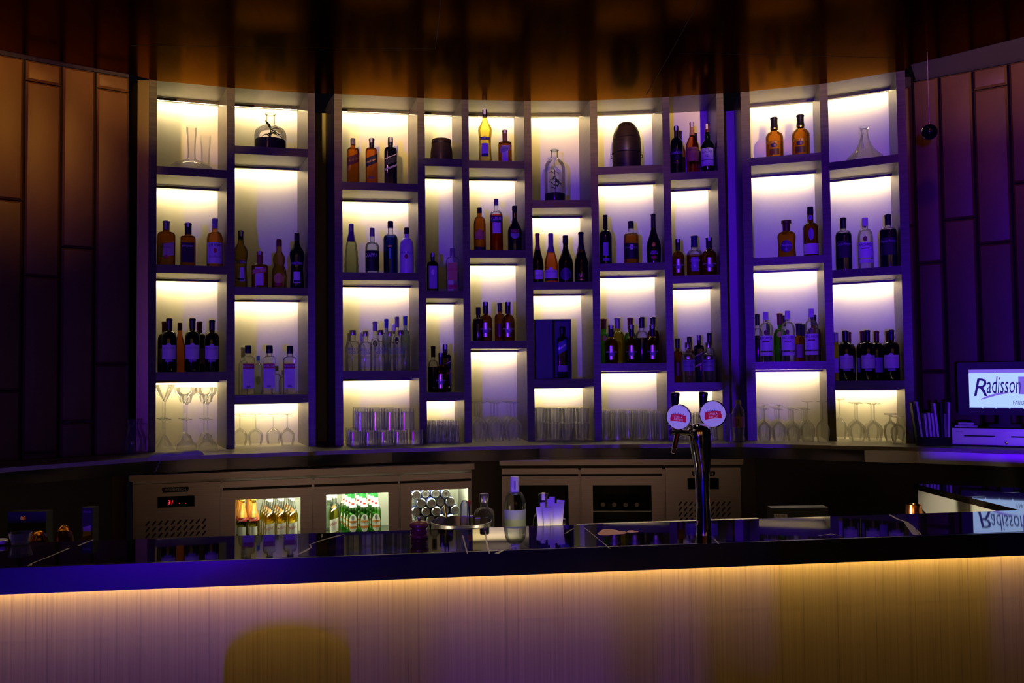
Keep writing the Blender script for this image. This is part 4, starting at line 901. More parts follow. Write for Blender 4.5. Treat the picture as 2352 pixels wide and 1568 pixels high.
# ------------------------------------------------------------------ under-counter fridges
def fridge(pl, pr, yl, yr, label, cols, lit):
    """pl, pr: ends of the slab's lower front edge in the photo; cols: list of (kind, x0, x1, window)"""
    zs = .856; A = at_z(pl, yl, zs); Bp = at_z(pr, yr, zs); d = (Bp - A); d.z = 0; Lg = d.length; d.normalize(); rz = math.atan2(d.y, d.x)
    N = Vector((-d.y, d.x, 0)); r = thing('bar_fridge', label, 'refrigerator', (A.x, A.y, 0), rz, 'under-counter bar fridges')
    def fx(px, py=1160): p = at_plane(px, py, A, N); return (p - A).dot(d)
    def fz(px, py): return at_plane(px, py, A, N).z
    DPT = .40
    MB().box((-.008, -.018, zs), (Lg + .008, DPT, zs + .031)).build('top_slab', 'steel', r, smooth=False)
    mb = MB().box((0, .03, .06), (.02, DPT, zs - .001)).box((Lg - .02, .03, .06), (Lg, DPT, zs - .001)).box((.02, DPT - .02, .06), (Lg - .02, DPT, zs - .001)).box((.02, .03, .06), (Lg - .02, DPT - .02, .10)).box((.02, .03, zs - .03), (Lg - .02, DPT - .02, zs - .001))
    mb.build('carcass', ['fridge_white' if lit else 'fridge_dark'], r, smooth=False)  # unlit fridge: its shade put into a dark carcass and gasket colour
    MB().box((.02, .06, .002), (Lg - .02, DPT - .02, .059)).build('plinth', 'black', r, smooth=False)
    info = []
    for (k0, xa, xb, _), (k1, xc, xd, _) in zip(cols, cols[1:]):
        a, b = fx(xb), fx(xc); MB().box((a - .012, .0315, .08), (b + .012, .044, zs - .031)).build('mullion', 'steel', r, smooth=False)
    for kd, x0, x1, win in cols:
        a, b = fx(x0), fx(x1); zt = zs - .018
        if kd == 'panel':
            p = MB().box((a, 0, .08), (b, .028, zt)).build('control_panel', 'steel', r, smooth=False)
            MB().box((a + .002, .031, .10), (a + .02, DPT - .021, zs - .031)).box((b - .02, .031, .10), (b - .002, DPT - .021, zs - .031)).build('side_wall', 'fridge_dark', r, smooth=False)
            bx0, bx1, by0, by1, dx0, dx1, dy0, dy1, vx0, vx1, vy0 = win
            l, rr, t, bt = fx(bx0), fx(bx1), fz((bx0 + bx1) / 2, by0), fz((bx0 + bx1) / 2, by1); m_ = (l + rr) / 2; hz = (t - bt); s = hz * .45
            def hexa(g, y): return [(l - g, y, t + g * .7 - hz * .3), (l + s * .5 - g, y, bt - g), (rr - s * .5 + g, y, bt - g), (rr + g, y, t + g * .7 - hz * .3), (rr - s * .25 + g, y, t + g), (l + s * .25 - g, y, t + g)]
            MB().add(hexa(.0022, -.0012), [tuple(range(6))]).add(hexa(0, -.0018), [tuple(range(6))], 1).build('badge', ['silver', 'ink'], p, smooth=False)
            tm = flat_text('KOLDTECH', hz * .52, (rr - l) * .82); tm.xf(Matrix.Translation((m_, -.0026, (t + bt) / 2))); tm.build('lettering', 'silver', p, smooth=False)
            l, rr, t, bt = fx(dx0), fx(dx1), fz((dx0 + dx1) / 2, dy0), fz((dx0 + dx1) / 2, dy1)
            MB().box((l, -.003, bt), (rr, .001, t)).build('display', 'black_gloss', p, smooth=False)
            if lit:
                tm = flat_text('31', (t - bt) * .36, None, .12); tm.xf(Matrix.Translation((l + (rr - l) * .345, -.0036, (t + bt) / 2 - .002))); tm.build('digits', 'red_digit', p, smooth=False)
                mb = MB()
                for q in (.58, .76): mb.box((l + (rr - l) * q, -.0037, bt + (t - bt) * .30), (l + (rr - l) * q + .0022, -.003, bt + (t - bt) * .30 + .0022))
                mb.build('indicator_light', 'red_digit', p, smooth=False)
            mb = MB(); x0_, x1_, z1_ = fx(vx0), fx(vx1), fz((vx0 + vx1) / 2, vy0); n = 10; stp = (x1_ - x0_) / n; ln = stp * .62
            for j in range(7):
                for i in range(n + 0):
                    cx, cz_ = x0_ + (i + .5) * stp, z1_ - .020 - j * .0305; u = Vector((.62, .78)).normalized(); v_ = Vector((-u.y, u.x)); L_, W_ = .0150, .0042; pts_ = []
                    for k in range(5): a_ = -PI / 2 + PI * k / 4; pts_.append(u * (L_ - W_ + W_ * math.cos(a_)) + v_ * W_ * math.sin(a_))
                    for k in range(5): a_ = PI / 2 + PI * k / 4; pts_.append(u * (-L_ + W_ + W_ * math.cos(a_)) + v_ * W_ * math.sin(a_))
                    mb.add([(cx + q.x, -.0006, cz_ + q.y) for q in pts_], [tuple(range(10))])
            mb.build('vent_grille', 'black_rubber', p, smooth=False)
        else:
            wx0, wx1, wy = win; l, rr, t = fx(wx0), fx(wx1), fz((wx0 + wx1) / 2, wy); bt = .22; zg0, zg1 = zt - .046, zt - .032
            mb = MB().box((a, 0, .08), (l, .028, zg0)).box((rr, 0, .08), (b, .028, zg0)).box((l, 0, t), (rr, .028, zg0)).box((l, 0, .08), (rr, .028, bt))
            p = mb.build('door', 'steel', r, smooth=False)
            MB().box((a, -.006, zg1), (b, .026, zt)).build('handle', 'steel', p, smooth=False)
            MB().box((a, .012, zg0 + .0003), (b, .026, zg1 - .0003)).build('handle_recess', 'black_rubber', p, smooth=False)
            MB().box((l + .0005, .010, bt + .0005), (rr - .0005, .016, t - .0005)).build('glass_pane', 'pane', p, smooth=False)
            mb = MB()
            for zz in (t - .004,): mb.box((l, .0285, zz), (rr, .031, zz + .004))
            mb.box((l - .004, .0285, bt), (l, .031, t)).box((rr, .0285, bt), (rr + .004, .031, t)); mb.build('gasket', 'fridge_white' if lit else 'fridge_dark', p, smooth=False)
            zsf = t - .235
            zk = zsf - (.012 if x0 == 920 else 0)
            MB().box((a + .012, .045, zk - .006), (b - .012, DPT - .03, zk)).build('rack', 'tin', r, smooth=False)
            if lit: MB().box((a + .03, .036, zs - .040), (b - .03, .052, zs - .0305)).build('led_strip', 'led_fridge', r, smooth=False)
            info.append((a, b, zsf, t))
    return r, info, Matrix.Translation((A.x, A.y, 0)) @ Matrix.Rotation(rz, 4, 'Z'), fx, rz
fr1, inf1, T1, fx1, rz1 = fridge(303, 1085, 1105, 1077, 'long stainless bar fridge with three lit glass doors and a red digital display',
    [('panel', 306, 505, (371, 434, 1118, 1130, 362, 447, 1139, 1164, 332, 476, 1190)), ('door', 512, 716, (540, 690, 1145)), ('door', 722, 915, (749, 893, 1133)), ('door', 920, 1083, (946, 1081, 1124))], True)
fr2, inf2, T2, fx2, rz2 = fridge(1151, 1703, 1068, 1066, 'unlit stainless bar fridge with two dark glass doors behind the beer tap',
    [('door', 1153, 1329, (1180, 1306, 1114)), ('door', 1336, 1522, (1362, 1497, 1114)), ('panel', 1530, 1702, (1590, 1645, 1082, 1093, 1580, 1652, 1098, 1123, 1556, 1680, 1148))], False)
def infridge(parts, T, rz, x, y, z, nm, lb, group, cat='bottle'):
    P = T @ Vector((x, y, z)); return place(parts, nm, lb, cat, P, rz, group)
PB = [(0, .93), (.02, 1), (.48, 1), (.56, .95), (.64, .78), (.72, .56), (.80, .44), (.9, .38), (1, .38)]
kind('sleeve_cooler', PB, .93, 'yellow', 'olive_glass', cr=.46, sleeve=(.50, .88, 'orange'), lab=[lab(.48, .56, .80, 'red', tx('Breezer', .52, .05, .7, 'white', .05, .2)), ell(.66, .06, .3, 'teal'), lab(.56, .84, .30, 'yellow'), lab(.16, .36, .70, 'paper')])
kind('pale_lager', PB, .93, 'white', 'clear', fill=(.62, 'beer'), cr=.46, sleeve=(.88, .93, 'white'), lab=[lab(.10, .40, .84, 'paper', tx('Miller', .30, .07, .7, 'red', .05, .2), dz=.03), ell(.66, .045, .34, 'orange'), lab(.60, .64, .6, 'white', dz=.06)])
kind('green_lager', PB, .95, 'white', 'clear', fill=(.56, 'beer_green'), cr=.44, sleeve=(.84, .95, 'green'), lab=[lab(.66, .84, .95, 'white', tx('—', .72, .05, .5, 'red')), ell(.28, .21, .82, 'white', ), lab(.17, .22, .74, 'orange'), lab(.30, .34, .74, 'orange'), ell(.41, .05, .3, 'grey')])
kind('clear_mixer', prof(.60, .74, .42), .86, 'white', 'pale', cr=.46)
K['green_lager']['lab'][0] = lab(.64, .84, .95, 'white'); K['green_lager']['lab'].append(lab(.70, .74, .5, 'red'))
HB = .236; RB = .0272
def frow(T, rz, fx, zsf, pxs, key, nrow, what, nm, y0=.085, pitch=.064, R=RB, h=HB, x0y=None):
    for i, (px, py_) in enumerate(pxs):
        for j in range(nrow):
            y = y0 + py_ + j * pitch; wh = f'{what}, {ORD[i]} in front from the display' if j == 0 else f'{what}, in the {ORD[j]} row'
            infridge(bottle_meshes(K[key], h, R), T, rz, fx(px) - .013 * j, y, zsf + .0006, nm, wh, f'{what} bottles' + (', front' if j == 0 else f', {ORD[j]} row'))
z = inf1[0][2]; frow(T1, rz1, fx1, z, [(554, 0), (580.5, 0)], 'sleeve_cooler', 4, 'orange sleeved cooler bottle in the lit fridge', 'cooler_bottle')
frow(T1, rz1, fx1, z, [(619, 0), (645.5, 0), (672, 0)], 'pale_lager', 4, 'golden lager bottle in the first lit door', 'beer_bottle')
z = inf1[1][2]; frow(T1, rz1, fx1, z, [(812, .006), (839, .006), (866, .006)], 'green_lager', 4, 'green lager bottle with white labels', 'beer_bottle')
infridge(bottle_meshes(K['pale_lager'], HB, RB), T1, rz1, fx1(768), .10, z + .0006, 'beer_bottle', 'lone golden lager bottle beside the green ones', None)
for i in range(3): infridge(bottle_meshes(K['clear_mixer'], .215, .027), T1, rz1, fx1(757 + 14 * (i % 2)), .165 + .058 * i, z + .0006, 'mixer_bottle', f'clear mixer bottle with white cap, {ORD[i]} behind the lone golden lager', 'clear mixer bottles')
# cans lying on their sides
RC, LC = .0262, .165
def can_parts():
    body = MB().lathe([(0, .80 * RC), (.002, .86 * RC), (.006, RC), (LC - .012, RC), (LC - .004, .90 * RC), (LC, .86 * RC)], 22).mesh('can', 'tin')
    sl = MB().lathe([(.012, RC + .0004), (.055, RC + .0004)], 22, close=(False, False)).mesh('wrap', 'blue'); sl3 = MB().lathe([(.055, RC + .0004), (LC - .02, RC + .0004)], 22, close=(False, False)).mesh('wrap', 'silver')
    s2 = MB().add([(RC * 1.01 * math.cos(a) + 0, RC * 1.01 * math.sin(a) + 0, zz) for zz in (.030, .075) for a in (1.2, 1.5, 1.8)], [(0, 1, 4, 3), (1, 2, 5, 4)]).mesh('emblem', 'yellow')
    lid = MB().lathe([(-.0004, .70 * RC), (-.0012, .74 * RC), (-.0012, .80 * RC), (.0002, .82 * RC)], 22, close=(False, False)).mesh('rim', 'silver')
    tab = MB().lathe([(-.0016, .16 * RC), (-.0016, .30 * RC), (-.0004, .32 * RC)], 14, c=(0, -.10 * RC, 0), close=(False, False)).mesh('pull_tab', 'silver')
    return [('can_body', body, []), ('lid_rim', lid, []), ('pull_tab', tab, []), ('wrap', sl, [('emblem', s2)]), ('wrap', sl3, [])]
CAN = can_parts(); zc = inf1[2][2] - .012; px0 = fx1(946); sp = 2 * RC + .0018; k3 = 0
a3, b3 = inf1[2][0] + .02, inf1[2][1] - .02
lay = [(k % 2, RC * 1.79 * k) for k in range(5)]
for li, (odd, dz_) in enumerate(lay):
    n = 5 - odd - (1 if li == 4 else 0); x = px0 + .006 + RC + odd * sp / 2
    for i in range(n):
        P = T1 @ Vector((x + i * sp, .058 + .012 * ((i * 7 + li * 3) % 4), zc + .001 + RC + dz_))
        r = thing('drink_can', f'slim silver and blue can lying in the {("lowest", "second", "third", "fourth", "top")[li]} layer, {ORD[i]} from the lager bottles', 'drink can', P, rz1, 'slim cans lying in the third lit door')
        r.rotation_euler = (-PI / 2, 0, rz1)
        for nme, me, kids in CAN:
            o = link(nme, me, r)
            for kn, km in kids: link(kn, km, o)
# bottles lying in the unlit fridge
kind('lying', prof(.58, .74, .36), .84, 'ink', 'bottle_green', lab=[])
z2 = inf2[1][2] + .085
MB().box((inf2[1][0] + .012, .045, z2 - .006), (inf2[1][1] - .012, .37, z2)).build('rack', 'tin', fr2, smooth=False)
for i, px in enumerate((1386, 1412.5, 1439, 1465)):
    P = T2 @ Vector((fx2(px, 1185), .07, z2 + .031)); r = thing('wine_bottle', f'bottle lying in the unlit fridge with pale round base, {ORD[i]} from the sachets', 'bottle', P, rz2, 'bottles lying in the unlit fridge')
    r.rotation_euler = (-PI / 2, 0, rz2)
    for nme, me, kids in bottle_meshes(K['lying'], .26, .030): link(nme, me, r)
    MB().lathe([(-.0012, .013), (-.0004, .0125)], 18).build('base_disc', 'paper', r)
# twisted cord hanging from the counter
p0 = at_z(371, 1050, ZT) ; a_ = at_y(371, 1052, p0.y - .012); b_ = at_y(354, 1088, p0.y - .03)
MBc = MB().tube([a_ + (b_ - a_) * (k / 14) + Vector((.0025 * math.sin(k * 1.9), .0025 * math.cos(k * 1.9), 0)) for k in range(15)], .0022, 6)
tag(MBc.build('cord', 'lilac'), 'thin twisted cord hanging from the counter edge under the folded towel', 'cord')
# folded towel
p = at_z(398, 1047, ZT); r = None; mb = MB(); nx, ny = 26, 8; vs = []; fs = []
wt = 117 * p.y / F
for lay_ in range(2):
    for j in range(ny + 1):
        for i in range(nx + 1):
            u, v_ = i / nx, j / ny; x = (u - .5) * wt; y = (v_ - .5) * .10 + .006 * math.sin(7 * u)
            e_ = min(1, 6 * min(u, 1 - u, v_, 1 - v_) + .0); hgt = .012 * e_ ** .5 + .018 * max(0, (u - .55) / .45) ** .8 * (1 - .5 * v_) * e_ ** .5 + .0025 * math.sin(20 * u + 5 * v_) * e_
            vs.append((x, y, (hgt + .001 if lay_ else 0)))
q = (nx + 1) * (ny + 1)
for lay_ in range(2):
    for j in range(ny):
        for i in range(nx):
            s_ = lay_ * q + j * (nx + 1) + i; f_ = (s_, s_ + 1, s_ + nx + 2, s_ + nx + 1); fs.append(f_ if lay_ else tuple(reversed(f_)))
for i in range(nx): fs.append((i, i + 1, q + i + 1, q + i)); k_ = ny * (nx + 1) + i; fs.append((k_ + 1, k_, q + k_, q + k_ + 1))
for j in range(ny): k_ = j * (nx + 1); fs.append((k_ + nx + 1, k_, q + k_, q + k_ + nx + 1)); k_ += nx; fs.append((k_, k_ + nx + 1, q + k_ + nx + 1, q + k_))
mb.add(vs, fs); o = mb.build('folded_towel', 'cloth', ang=60); o.location = (p.x, p.y + .05, ZT + .0006); o.rotation_euler = (0, 0, .38); tag(o, 'folded white cloth towel lying at the counter edge by the cocktail glasses', 'towel')
# plastic water bottle
p = at_z(1697, 1016, ZT); h = at_y(1697, 919, p.y).z - ZT; R = 14.5 * p.y / F
kind('plastic', [(0, .80), (.02, .96), (.06, 1), (.20, .90), (.30, .97), (.34, 1), (.62, 1), (.70, 1.0), (.78, .84), (.84, .56), (.87, .40), (.91, .38), (1, .38)], .915, 'white', 'clear', cr=.46, lab=[lab(.36, .62, .97, 'pink'), lab(.40, .56, .12, 'maroon')])
place(bottle_meshes(K['plastic'], h, R), 'plastic_bottle', 'clear plastic bottle with pink label beside the beer tap medallion', 'bottle', Vector((p.x, p.y, ZT + .0006)), face_cam(p))
# ------------------------------------------------------------------ things on and behind the bar
def bp(px, py, z=ZB): return at_z(px, py, z)
# wooden pepper mill / grinder
P = bp(963, 1234); s = P.y / F; h = at_y(963, 1185, P.y).z - ZB; R = 22 * s
r = thing('pepper_grinder', 'squat dark turned wooden pepper grinder with small knob', 'pepper grinder', P + Vector((0, 0, .0006)), 0)
MB().lathe([(0, .90 * R), (.04 * h, .96 * R), (.12 * h, .95 * R), (.2 * h, .84 * R), (.28 * h, .90 * R), (.34 * h, .82 * R), (.42 * h, .82 * R), (.50 * h, .96 * R), (.52 * h, .96 * R)], 28).build('base', 'mill_wood', r)
MB().lathe([(.522 * h, .99 * R), (.58 * h, R), (.66 * h, .97 * R), (.74 * h, .78 * R), (.78 * h, .50 * R), (.80 * h, .18 * R)], 28).build('lid', 'mill_wood', r)
MB().lathe([(.80 * h, .17 * R), (.85 * h, .13 * R), (.90 * h, .22 * R), (.96 * h, .20 * R), (h, .08 * R)], 16).build('knob', 'steel_plain', r)
# ice bucket behind the bar with scoop, stirrer and red pick
P = at_y(1059, 1213, 2.60); zr = at_y(1059, 1199, 2.60).z; P = Vector((P.x, 2.62, ZW + .0006)); R = 69 * 2.62 / F; h = zr - ZW
r = thing('ice_bucket', 'round polished steel ice bucket behind the bar', 'ice bucket', P, 0)
MB().lathe([(0, .80 * R), (.02, .84 * R), (h - .004, R), (h, 1.015 * R), (h + .001, R * .995), (h - .004, .985 * R), (.02, .82 * R), (.006, .78 * R)], 40, close=(True, True)).build('bowl', 'silver', r)
Pc = P
def tool(nm, lb, cat, mb, mat): o = mb.build(nm, mat); return tag(o, lb, cat)
a_ = at_y(1067, 1150, 2.575); b_ = Vector((Pc.x + .005, 2.60, ZW + .012))
sc = thing('ice_scoop', 'clear faceted plastic scoop handle sticking out of the steel ice bucket', 'scoop', b_, 0)
dv = a_ - b_; MB().tube([dv * .02, dv * .45, dv * .55, dv * .93, dv], [.006, .009, .0115, .0125, .008], 10).build('handle', 'scoop_plastic', sc)
MB().lathe([(-.004, .004), (0, .016), (.012, .022), (.020, .012)], 14, close=(True, True)).build('bowl', 'clear_plastic', sc)
a_ = at_y(1021, 1158, 2.60); b_ = Vector((Pc.x - .030, 2.615, ZW + .010)); tool('bar_spoon', 'thin metal bar spoon leaning in the steel ice bucket', 'spoon', MB().tube([b_, a_], .0024, 8), 'bronze')
a_ = at_y(1077, 1150, 2.66); b_ = Vector((Pc.x + .028, 2.63, ZW + .010)); rp = thing('cocktail_pick', 'dark pick with red plastic tip in the steel ice bucket', 'pick', b_, 0); dv = a_ - b_
MB().tube([(0, 0, 0), dv * .90], .0022, 8).build('shaft', 'ink', rp); MB().lathe([(0, .003), (.008, .005), (.014, .0062), (.018, .003)], 12).xf(Matrix.Translation(dv * .9)).build('tip', 'red', rp)
for i, (px, py, Y) in enumerate(((1081, 1184, 2.69), (1097, 1190, 2.66))):
    t_ = at_y(px, py, Y); o = MB().box((-.0075, -.001, 0), (.0075, .001, t_.z - ZW - .012)).box((-.0075, .001, t_.z - ZW - .016), (.0075, .014, t_.z - ZW - .012)).build('steel_clip', 'silver', smooth=False); o.location = (t_.x, t_.y, ZW + .012)
    tag(o, f'flat steel clip standing in the ice bucket, {("farther from", "nearer")[i]} the silver-capped vodka bottle', 'clip')
# bottles on the work counter
for key, px, yt, wp, Y, lb in (('vodka_bar', 1112, 1133, 47, 2.78, 'clear vodka bottle with silver cap and blue writing beside the ice bucket'), ('white_rum_frost', 1182, 1094, 51, 2.70, 'large clear rum bottle with frosted label and white cap behind the bar')):
    P = at_y(px, yt, Y); R = wp / 2 * Y / F
    if key == 'vodka_bar': kind(key, PABS, .84, 'silver', 'clear', cr=.46, lab=[('t', (tx('ABSOLUT\nVODKA', .55, .06, .88, 'blue'),)), ell(.50, .10, .5, 'navy')])
    else: kind(key, prof(.58, .80, .37), .80, 'white', 'pale', fill=(.78, 'pale'), cr=.40, tag=0, lab=[lab(.14, .58, .97, 'sage'), lab(.14, .29, .66, 'paper', tx('BACARDI', .25, .018, .4, 'grey')), ell(.255, .012, .10, 'maroon'), lab(.775, .80, .39, 'navy'), lab(.84, .95, .22, 'lilac')])
    place(bottle_meshes(K[key], P.z - ZW - .0006, R), 'liquor_bottle', lb, 'bottle', Vector((P.x, Y, ZW + .0006)), face_cam(P))
# sugar sachets in a small holder
Y = 2.59; Pm = at_y(1262, 1200, Y); hd = thing('sachet_holder', 'low dark holder full of white sachets behind the bar', 'holder', (Pm.x, Y + .02, ZW + .0006), 0)
MB().rbox((-.056, -.026, 0), (.056, .026, .004), .01).rbox((-.056, -.026, .004), (-.052, .026, .07), .001).rbox((.052, -.026, .004), (.056, .026, .07), .001).rbox((-.052, .023, .004), (.052, .026, .07), .001).rbox((-.052, -.026, .004), (.052, -.023, .07), .001).build('tray', 'black_gloss', hd)
SA = [(1237, 1163, 10, 2.588, -.10, 'broad white sachet leaning outward, first beside the rum bottle'), (1246, 1153, 9, 2.598, -.04, 'sachet with torn folded tip, second from the rum bottle'), (1256, 1165, 11, 2.584, .01, 'broad sachet with rounded top in the middle of the bunch'), (1262, 1146, 8, 2.612, .0, 'tall thin sachet standing in the back of the bunch'),
      (1265, 1163, 8, 2.594, .03, 'narrow sachet tucked between the middle sachet and the tallest'), (1268, 1140, 10, 2.604, .02, 'tallest pale sachet with slanted tip'), (1288, 1147, 14, 2.606, .10, 'bright white sachet with dark printed corner, tilted away at the end'), (1283, 1155, 15, 2.592, .09, 'wide lilac sachet with dark square, in front of the end sachet')]
for px, yt, wp, Y, an, lb in SA:
    t_ = at_y(px, yt, Y); hh = t_.z - ZW - .006; wd = wp * 1.25 * Y / F; mb = MB(); vs = []; fs = []
    for j in range(9):
        v_ = j / 8; th = .0004 + .0011 * math.sin(PI * min(1, max(0, v_)))
        for i in range(5): u = i / 4 - .5; vs.append((u * wd, -th * (1 - (2 * u) ** 2), v_ * hh))
        for i in range(5): u = i / 4 - .5; vs.append((u * wd, th * (1 - (2 * u) ** 2) + .0003, v_ * hh))
    for j in range(8):
        b = j * 10
        for i in range(4): fs.append((b + i, b + i + 1, b + 11 + i, b + 10 + i)); fs.append((b + 6 + i, b + 5 + i, b + 15 + i, b + 16 + i))
    mb.add(vs, fs); o = mb.build('sugar_sachet', 'white'); o.location = (t_.x - math.sin(an) * hh, Y, ZW + .0056); o.rotation_euler = (0, an, 0); tag(o, lb, 'sachet', None)
for px, yt, wp, Y, lb, nm, cat in ((1248, 1133, 17, 2.70, 'dark bottle with violet cap and paper strip behind the sachets', 'liquor_bottle', 'bottle'),):
    kind('tagged', prof(.50, .70, .34), .72, 'foil_dark', 'bottle_black', cr=.42, tag=1, lab=[]); P = at_y(px, yt, Y)
    place(bottle_meshes(K['tagged'], P.z - ZW, .033), nm, lb, cat, Vector((P.x, Y, ZW + .0006)), face_cam(P))
P = at_y(1293, 1192, 2.66); o = thing('jar', 'small black jar with pale rim behind the bar beside the sachets', 'jar', (P.x, 2.66, ZW + .0006), 0); h = P.z - ZW
MB().lathe([(0, .0115), (h * .82, .0115), (h * .84, .0105)], 20).build('body', 'bottle_black', o); MB().lathe([(h * .845, .0122), (h * .95, .0122), (h, .009)], 20).build('lid', 'foil_dark', o)
# pale raised ledge behind the bar
l0, l1 = at_y(1326, 1207, 2.50 + .13).xy, None
LA = Vector((at_y(1326, 1207, 2.625).x, 2.625)); LB = at_y(1742, 1188, 2.70).xy; zt_ = (at_y(1326, 1206, 2.625).z + at_y(1742, 1188, 2.70).z) / 2
u = (LB - LA).normalized(); n = Vector((-u.y, u.x))
mb = MB().prism(quad(LA, LB, LB + n * .012, LA + n * .012), ZW + .0006, zt_); mb.prism(quad(LB, LB + u * .20, LB + u * .20 + n * .012, LB + n * .012), ZW + .0006, zt_ - .006)
mb.v = [(x - LA.x, y - LA.y, z_ - ZW) for x, y, z_ in mb.v]; o = mb.build('splash_guard', 'panel_cream', smooth=False); o.location = (LA.x, LA.y, ZW); tag(o, 'long pale upright splash guard along the back edge of the bar by the tap', 'splash guard')
# drink puddle, its pale reflection put into the colour
mb = MB(); rnd = random.Random(4)
def blob(cx, cy_, rx, ry, n=22):
    pp = []
    for k in range(n):
        a_ = 2 * PI * k / n; q = 1 + .16 * math.sin(3 * a_ + 1) + .08 * rnd.uniform(-1, 1); p_ = at_z(cx + rx * q * math.cos(a_), cy_ + ry * q * math.sin(a_), ZB); pp.append((p_.x, p_.y))
    return pp
mb.prism(list(reversed(blob(1403, 1223, 33, 6.5))), ZB + .0004, ZB + .0009); mb.prism(list(reversed(blob(1452, 1221, 13, 2.5))), ZB + .0004, ZB + .0008)
pc_ = at_z(1410, 1223, ZB); mb.v = [(x - pc_.x, y - pc_.y, z_ - ZB) for x, y, z_ in mb.v]; o = mb.build('drink_spill', 'pink', ang=50); o.location = (pc_.x, pc_.y, ZB); tag(o, 'drink puddle with painted pale reflection on the black marble near the beer tap', 'spill')
# ------------------------------------------------------------------ beer tap
P = bp(1617, 1228); s = P.y / F; Yt = P.y
r = thing('beer_tap', 'chrome beer tower with two round white medallions and black handles', 'beer tap', P + Vector((0, 0, .0006)), 0)
def zy(y): return at_y(1617, y, Yt).z - ZB
path = [(1228, 1617, 17), (1215, 1617, 16.6), (1180, 1617, 16), (1140, 1616.5, 15.6), (1100, 1616.5, 16.4), (1070, 1616, 18.5), (1045, 1614, 21.5), (1020, 1612, 24.5), (1000, 1611, 26.3), (988, 1611, 26), (980, 1611, 23), (975, 1611, 17), (972.5, 1611, 8)]
vs = []; fs = []; n = 28
for j, (y, x, w_) in enumerate(path):
    z_ = zy(y); cx = (x - 1617) * s; tw = 1.3 * (1 - min(1, max(0, (1200 - y) / 190)))
    for k in range(n):
        a_ = 2 * PI * k / n; q = 1 + .055 * math.cos(3 * (a_ - tw)) * (1 if 1000 < y < 1225 else .2); vs.append((cx + w_ * s * q * math.cos(a_), w_ * s * q * .95 * math.sin(a_), z_))
for j in range(len(path) - 1):
    for k in range(n): fs.append((j * n + k, j * n + (k + 1) % n, (j + 1) * n + (k + 1) % n, (j + 1) * n + k))
fs += [tuple(range(n - 1, -1, -1)), tuple(range((len(path) - 1) * n, len(path) * n))]
MB().add(vs, fs).build('tower', 'chrome', r)
def loc(px, py, dy=0): q = at_y(px, py, Yt + dy); return Vector((q.x - P.x, q.y - P.y, q.z - ZB))
def medallion(px, py, w_, turn, dy, roll):
    c_ = loc(px, py, dy); R_ = w_ * s; T = Matrix.Translation(c_) @ Matrix.Rotation(turn, 4, 'Z')
    def disc(r0, r1, y0, y1): return MB().lathe([(y0, r0), (y1, r1)], 36).xf(T @ Matrix.Rotation(PI / 2, 4, 'X'))
    MB().lathe([(-.010, R_ * .96), (-.004, R_), (.004, R_), (.006, R_ * .95), (.004, R_ * .90)], 40, close=(True, False)).xf(T @ Matrix.Rotation(PI / 2, 4, 'X')).build('medallion_rim', 'chrome', r)
    md = MB().lathe([(.0035, R_ * .92), (.0045, R_ * .90)], 40).xf(T @ Matrix.Rotation(PI / 2, 4, 'X')).build('medallion', 'medal_white', r)
    TT = T @ Matrix.Translation((0, -.0052, -R_ * .08)) @ Matrix.Rotation(roll, 4, 'Y')
    a, b = R_ * .60, R_ * .30; sh = [(-a, -b * .95), (-a * .5, -b * .82), (0, -b * .78), (a * .5, -b * .82), (a, -b * .95), (a * 1.06, -b * .2), (a * .95, b * .4), (a, b * .8), (a * .4, b * .95), (0, b * 1.0), (-a * .4, b * .95), (-a, b * .8), (-a * .95, b * .4), (-a * 1.06, -b * .2)]
    MB().add([(x, 0, z_) for x, z_ in sh], [tuple(range(14))]).xf(TT).build('emblem', 'logo_red', md, smooth=False)
    mb = MB()
    for k in range(7):
        x = -a * .6 + a * 1.2 * k / 6; mb.add([(x - a * .10, .0002, b * .98), (x + a * .10, .0002, b * .98), (x + a * .05 * (1 if k > 3 else -1), .0002, b * (1.25 + .35 * (1 - abs(k - 3) / 3)))], [(0, 1, 2)])
    mb.xf(TT).build('crest', 'grey', md, smooth=False)
    for tx_, dz_ in (('STELLA', b * .34), ('ARTOIS', -b * .38)):
        flat_text(tx_, b * .50, a * 1.6).xf(TT @ Matrix.Translation((0, -.0004, dz_))).build('lettering', 'medal_white', md, smooth=False)
medallion(1559, 958, 29, -.42, -.035, .10); medallion(1637, 951, 31.5, -.02, .0, -.08)
for x0, y0, x1, y1, dy in ((1550, 946, 1551, 901, .010), (1613, 950, 1616, 900, .014)):
    a_, b_ = loc(x0, y0, dy), loc(x1, y1, dy); pp = [a_ + (b_ - a_) * t for t in (0, .25, .5, .75, .9, .98, 1)]
    MB().tube(pp, [7.4 * s, 7.6 * s, 8.6 * s, 10 * s, 10.6 * s, 9.8 * s, 7 * s], 16).build('tap_handle', 'black_gloss', r)
a_, b_ = loc(1600, 996, .0), loc(1541, 992, -.03); MB().tube([a_, a_ + (b_ - a_) * .3, a_ + (b_ - a_) * .32, a_ + (b_ - a_) * .6, a_ + (b_ - a_) * .62, b_], [10 * s, 10 * s, 7 * s, 7 * s, 8.4 * s, 6.5 * s], 16).build('faucet_body', 'chrome', r)
a_, b_ = loc(1556, 998, -.028), loc(1546, 1041, -.04); MB().tube([a_, a_ + (b_ - a_) * .70, a_ + (b_ - a_) * .71, a_ + (b_ - a_) * .75, a_ + (b_ - a_) * .76, b_], [6.8 * s, 5.6 * s, 6.8 * s, 6.8 * s, 4.8 * s, 4.6 * s], 14).build('spout', 'chrome', r)
a_, b_ = loc(1556, 990, -.02), loc(1555, 962, -.024); MB().tube([a_, b_], 4 * s, 12).build('lever', 'chrome', r)
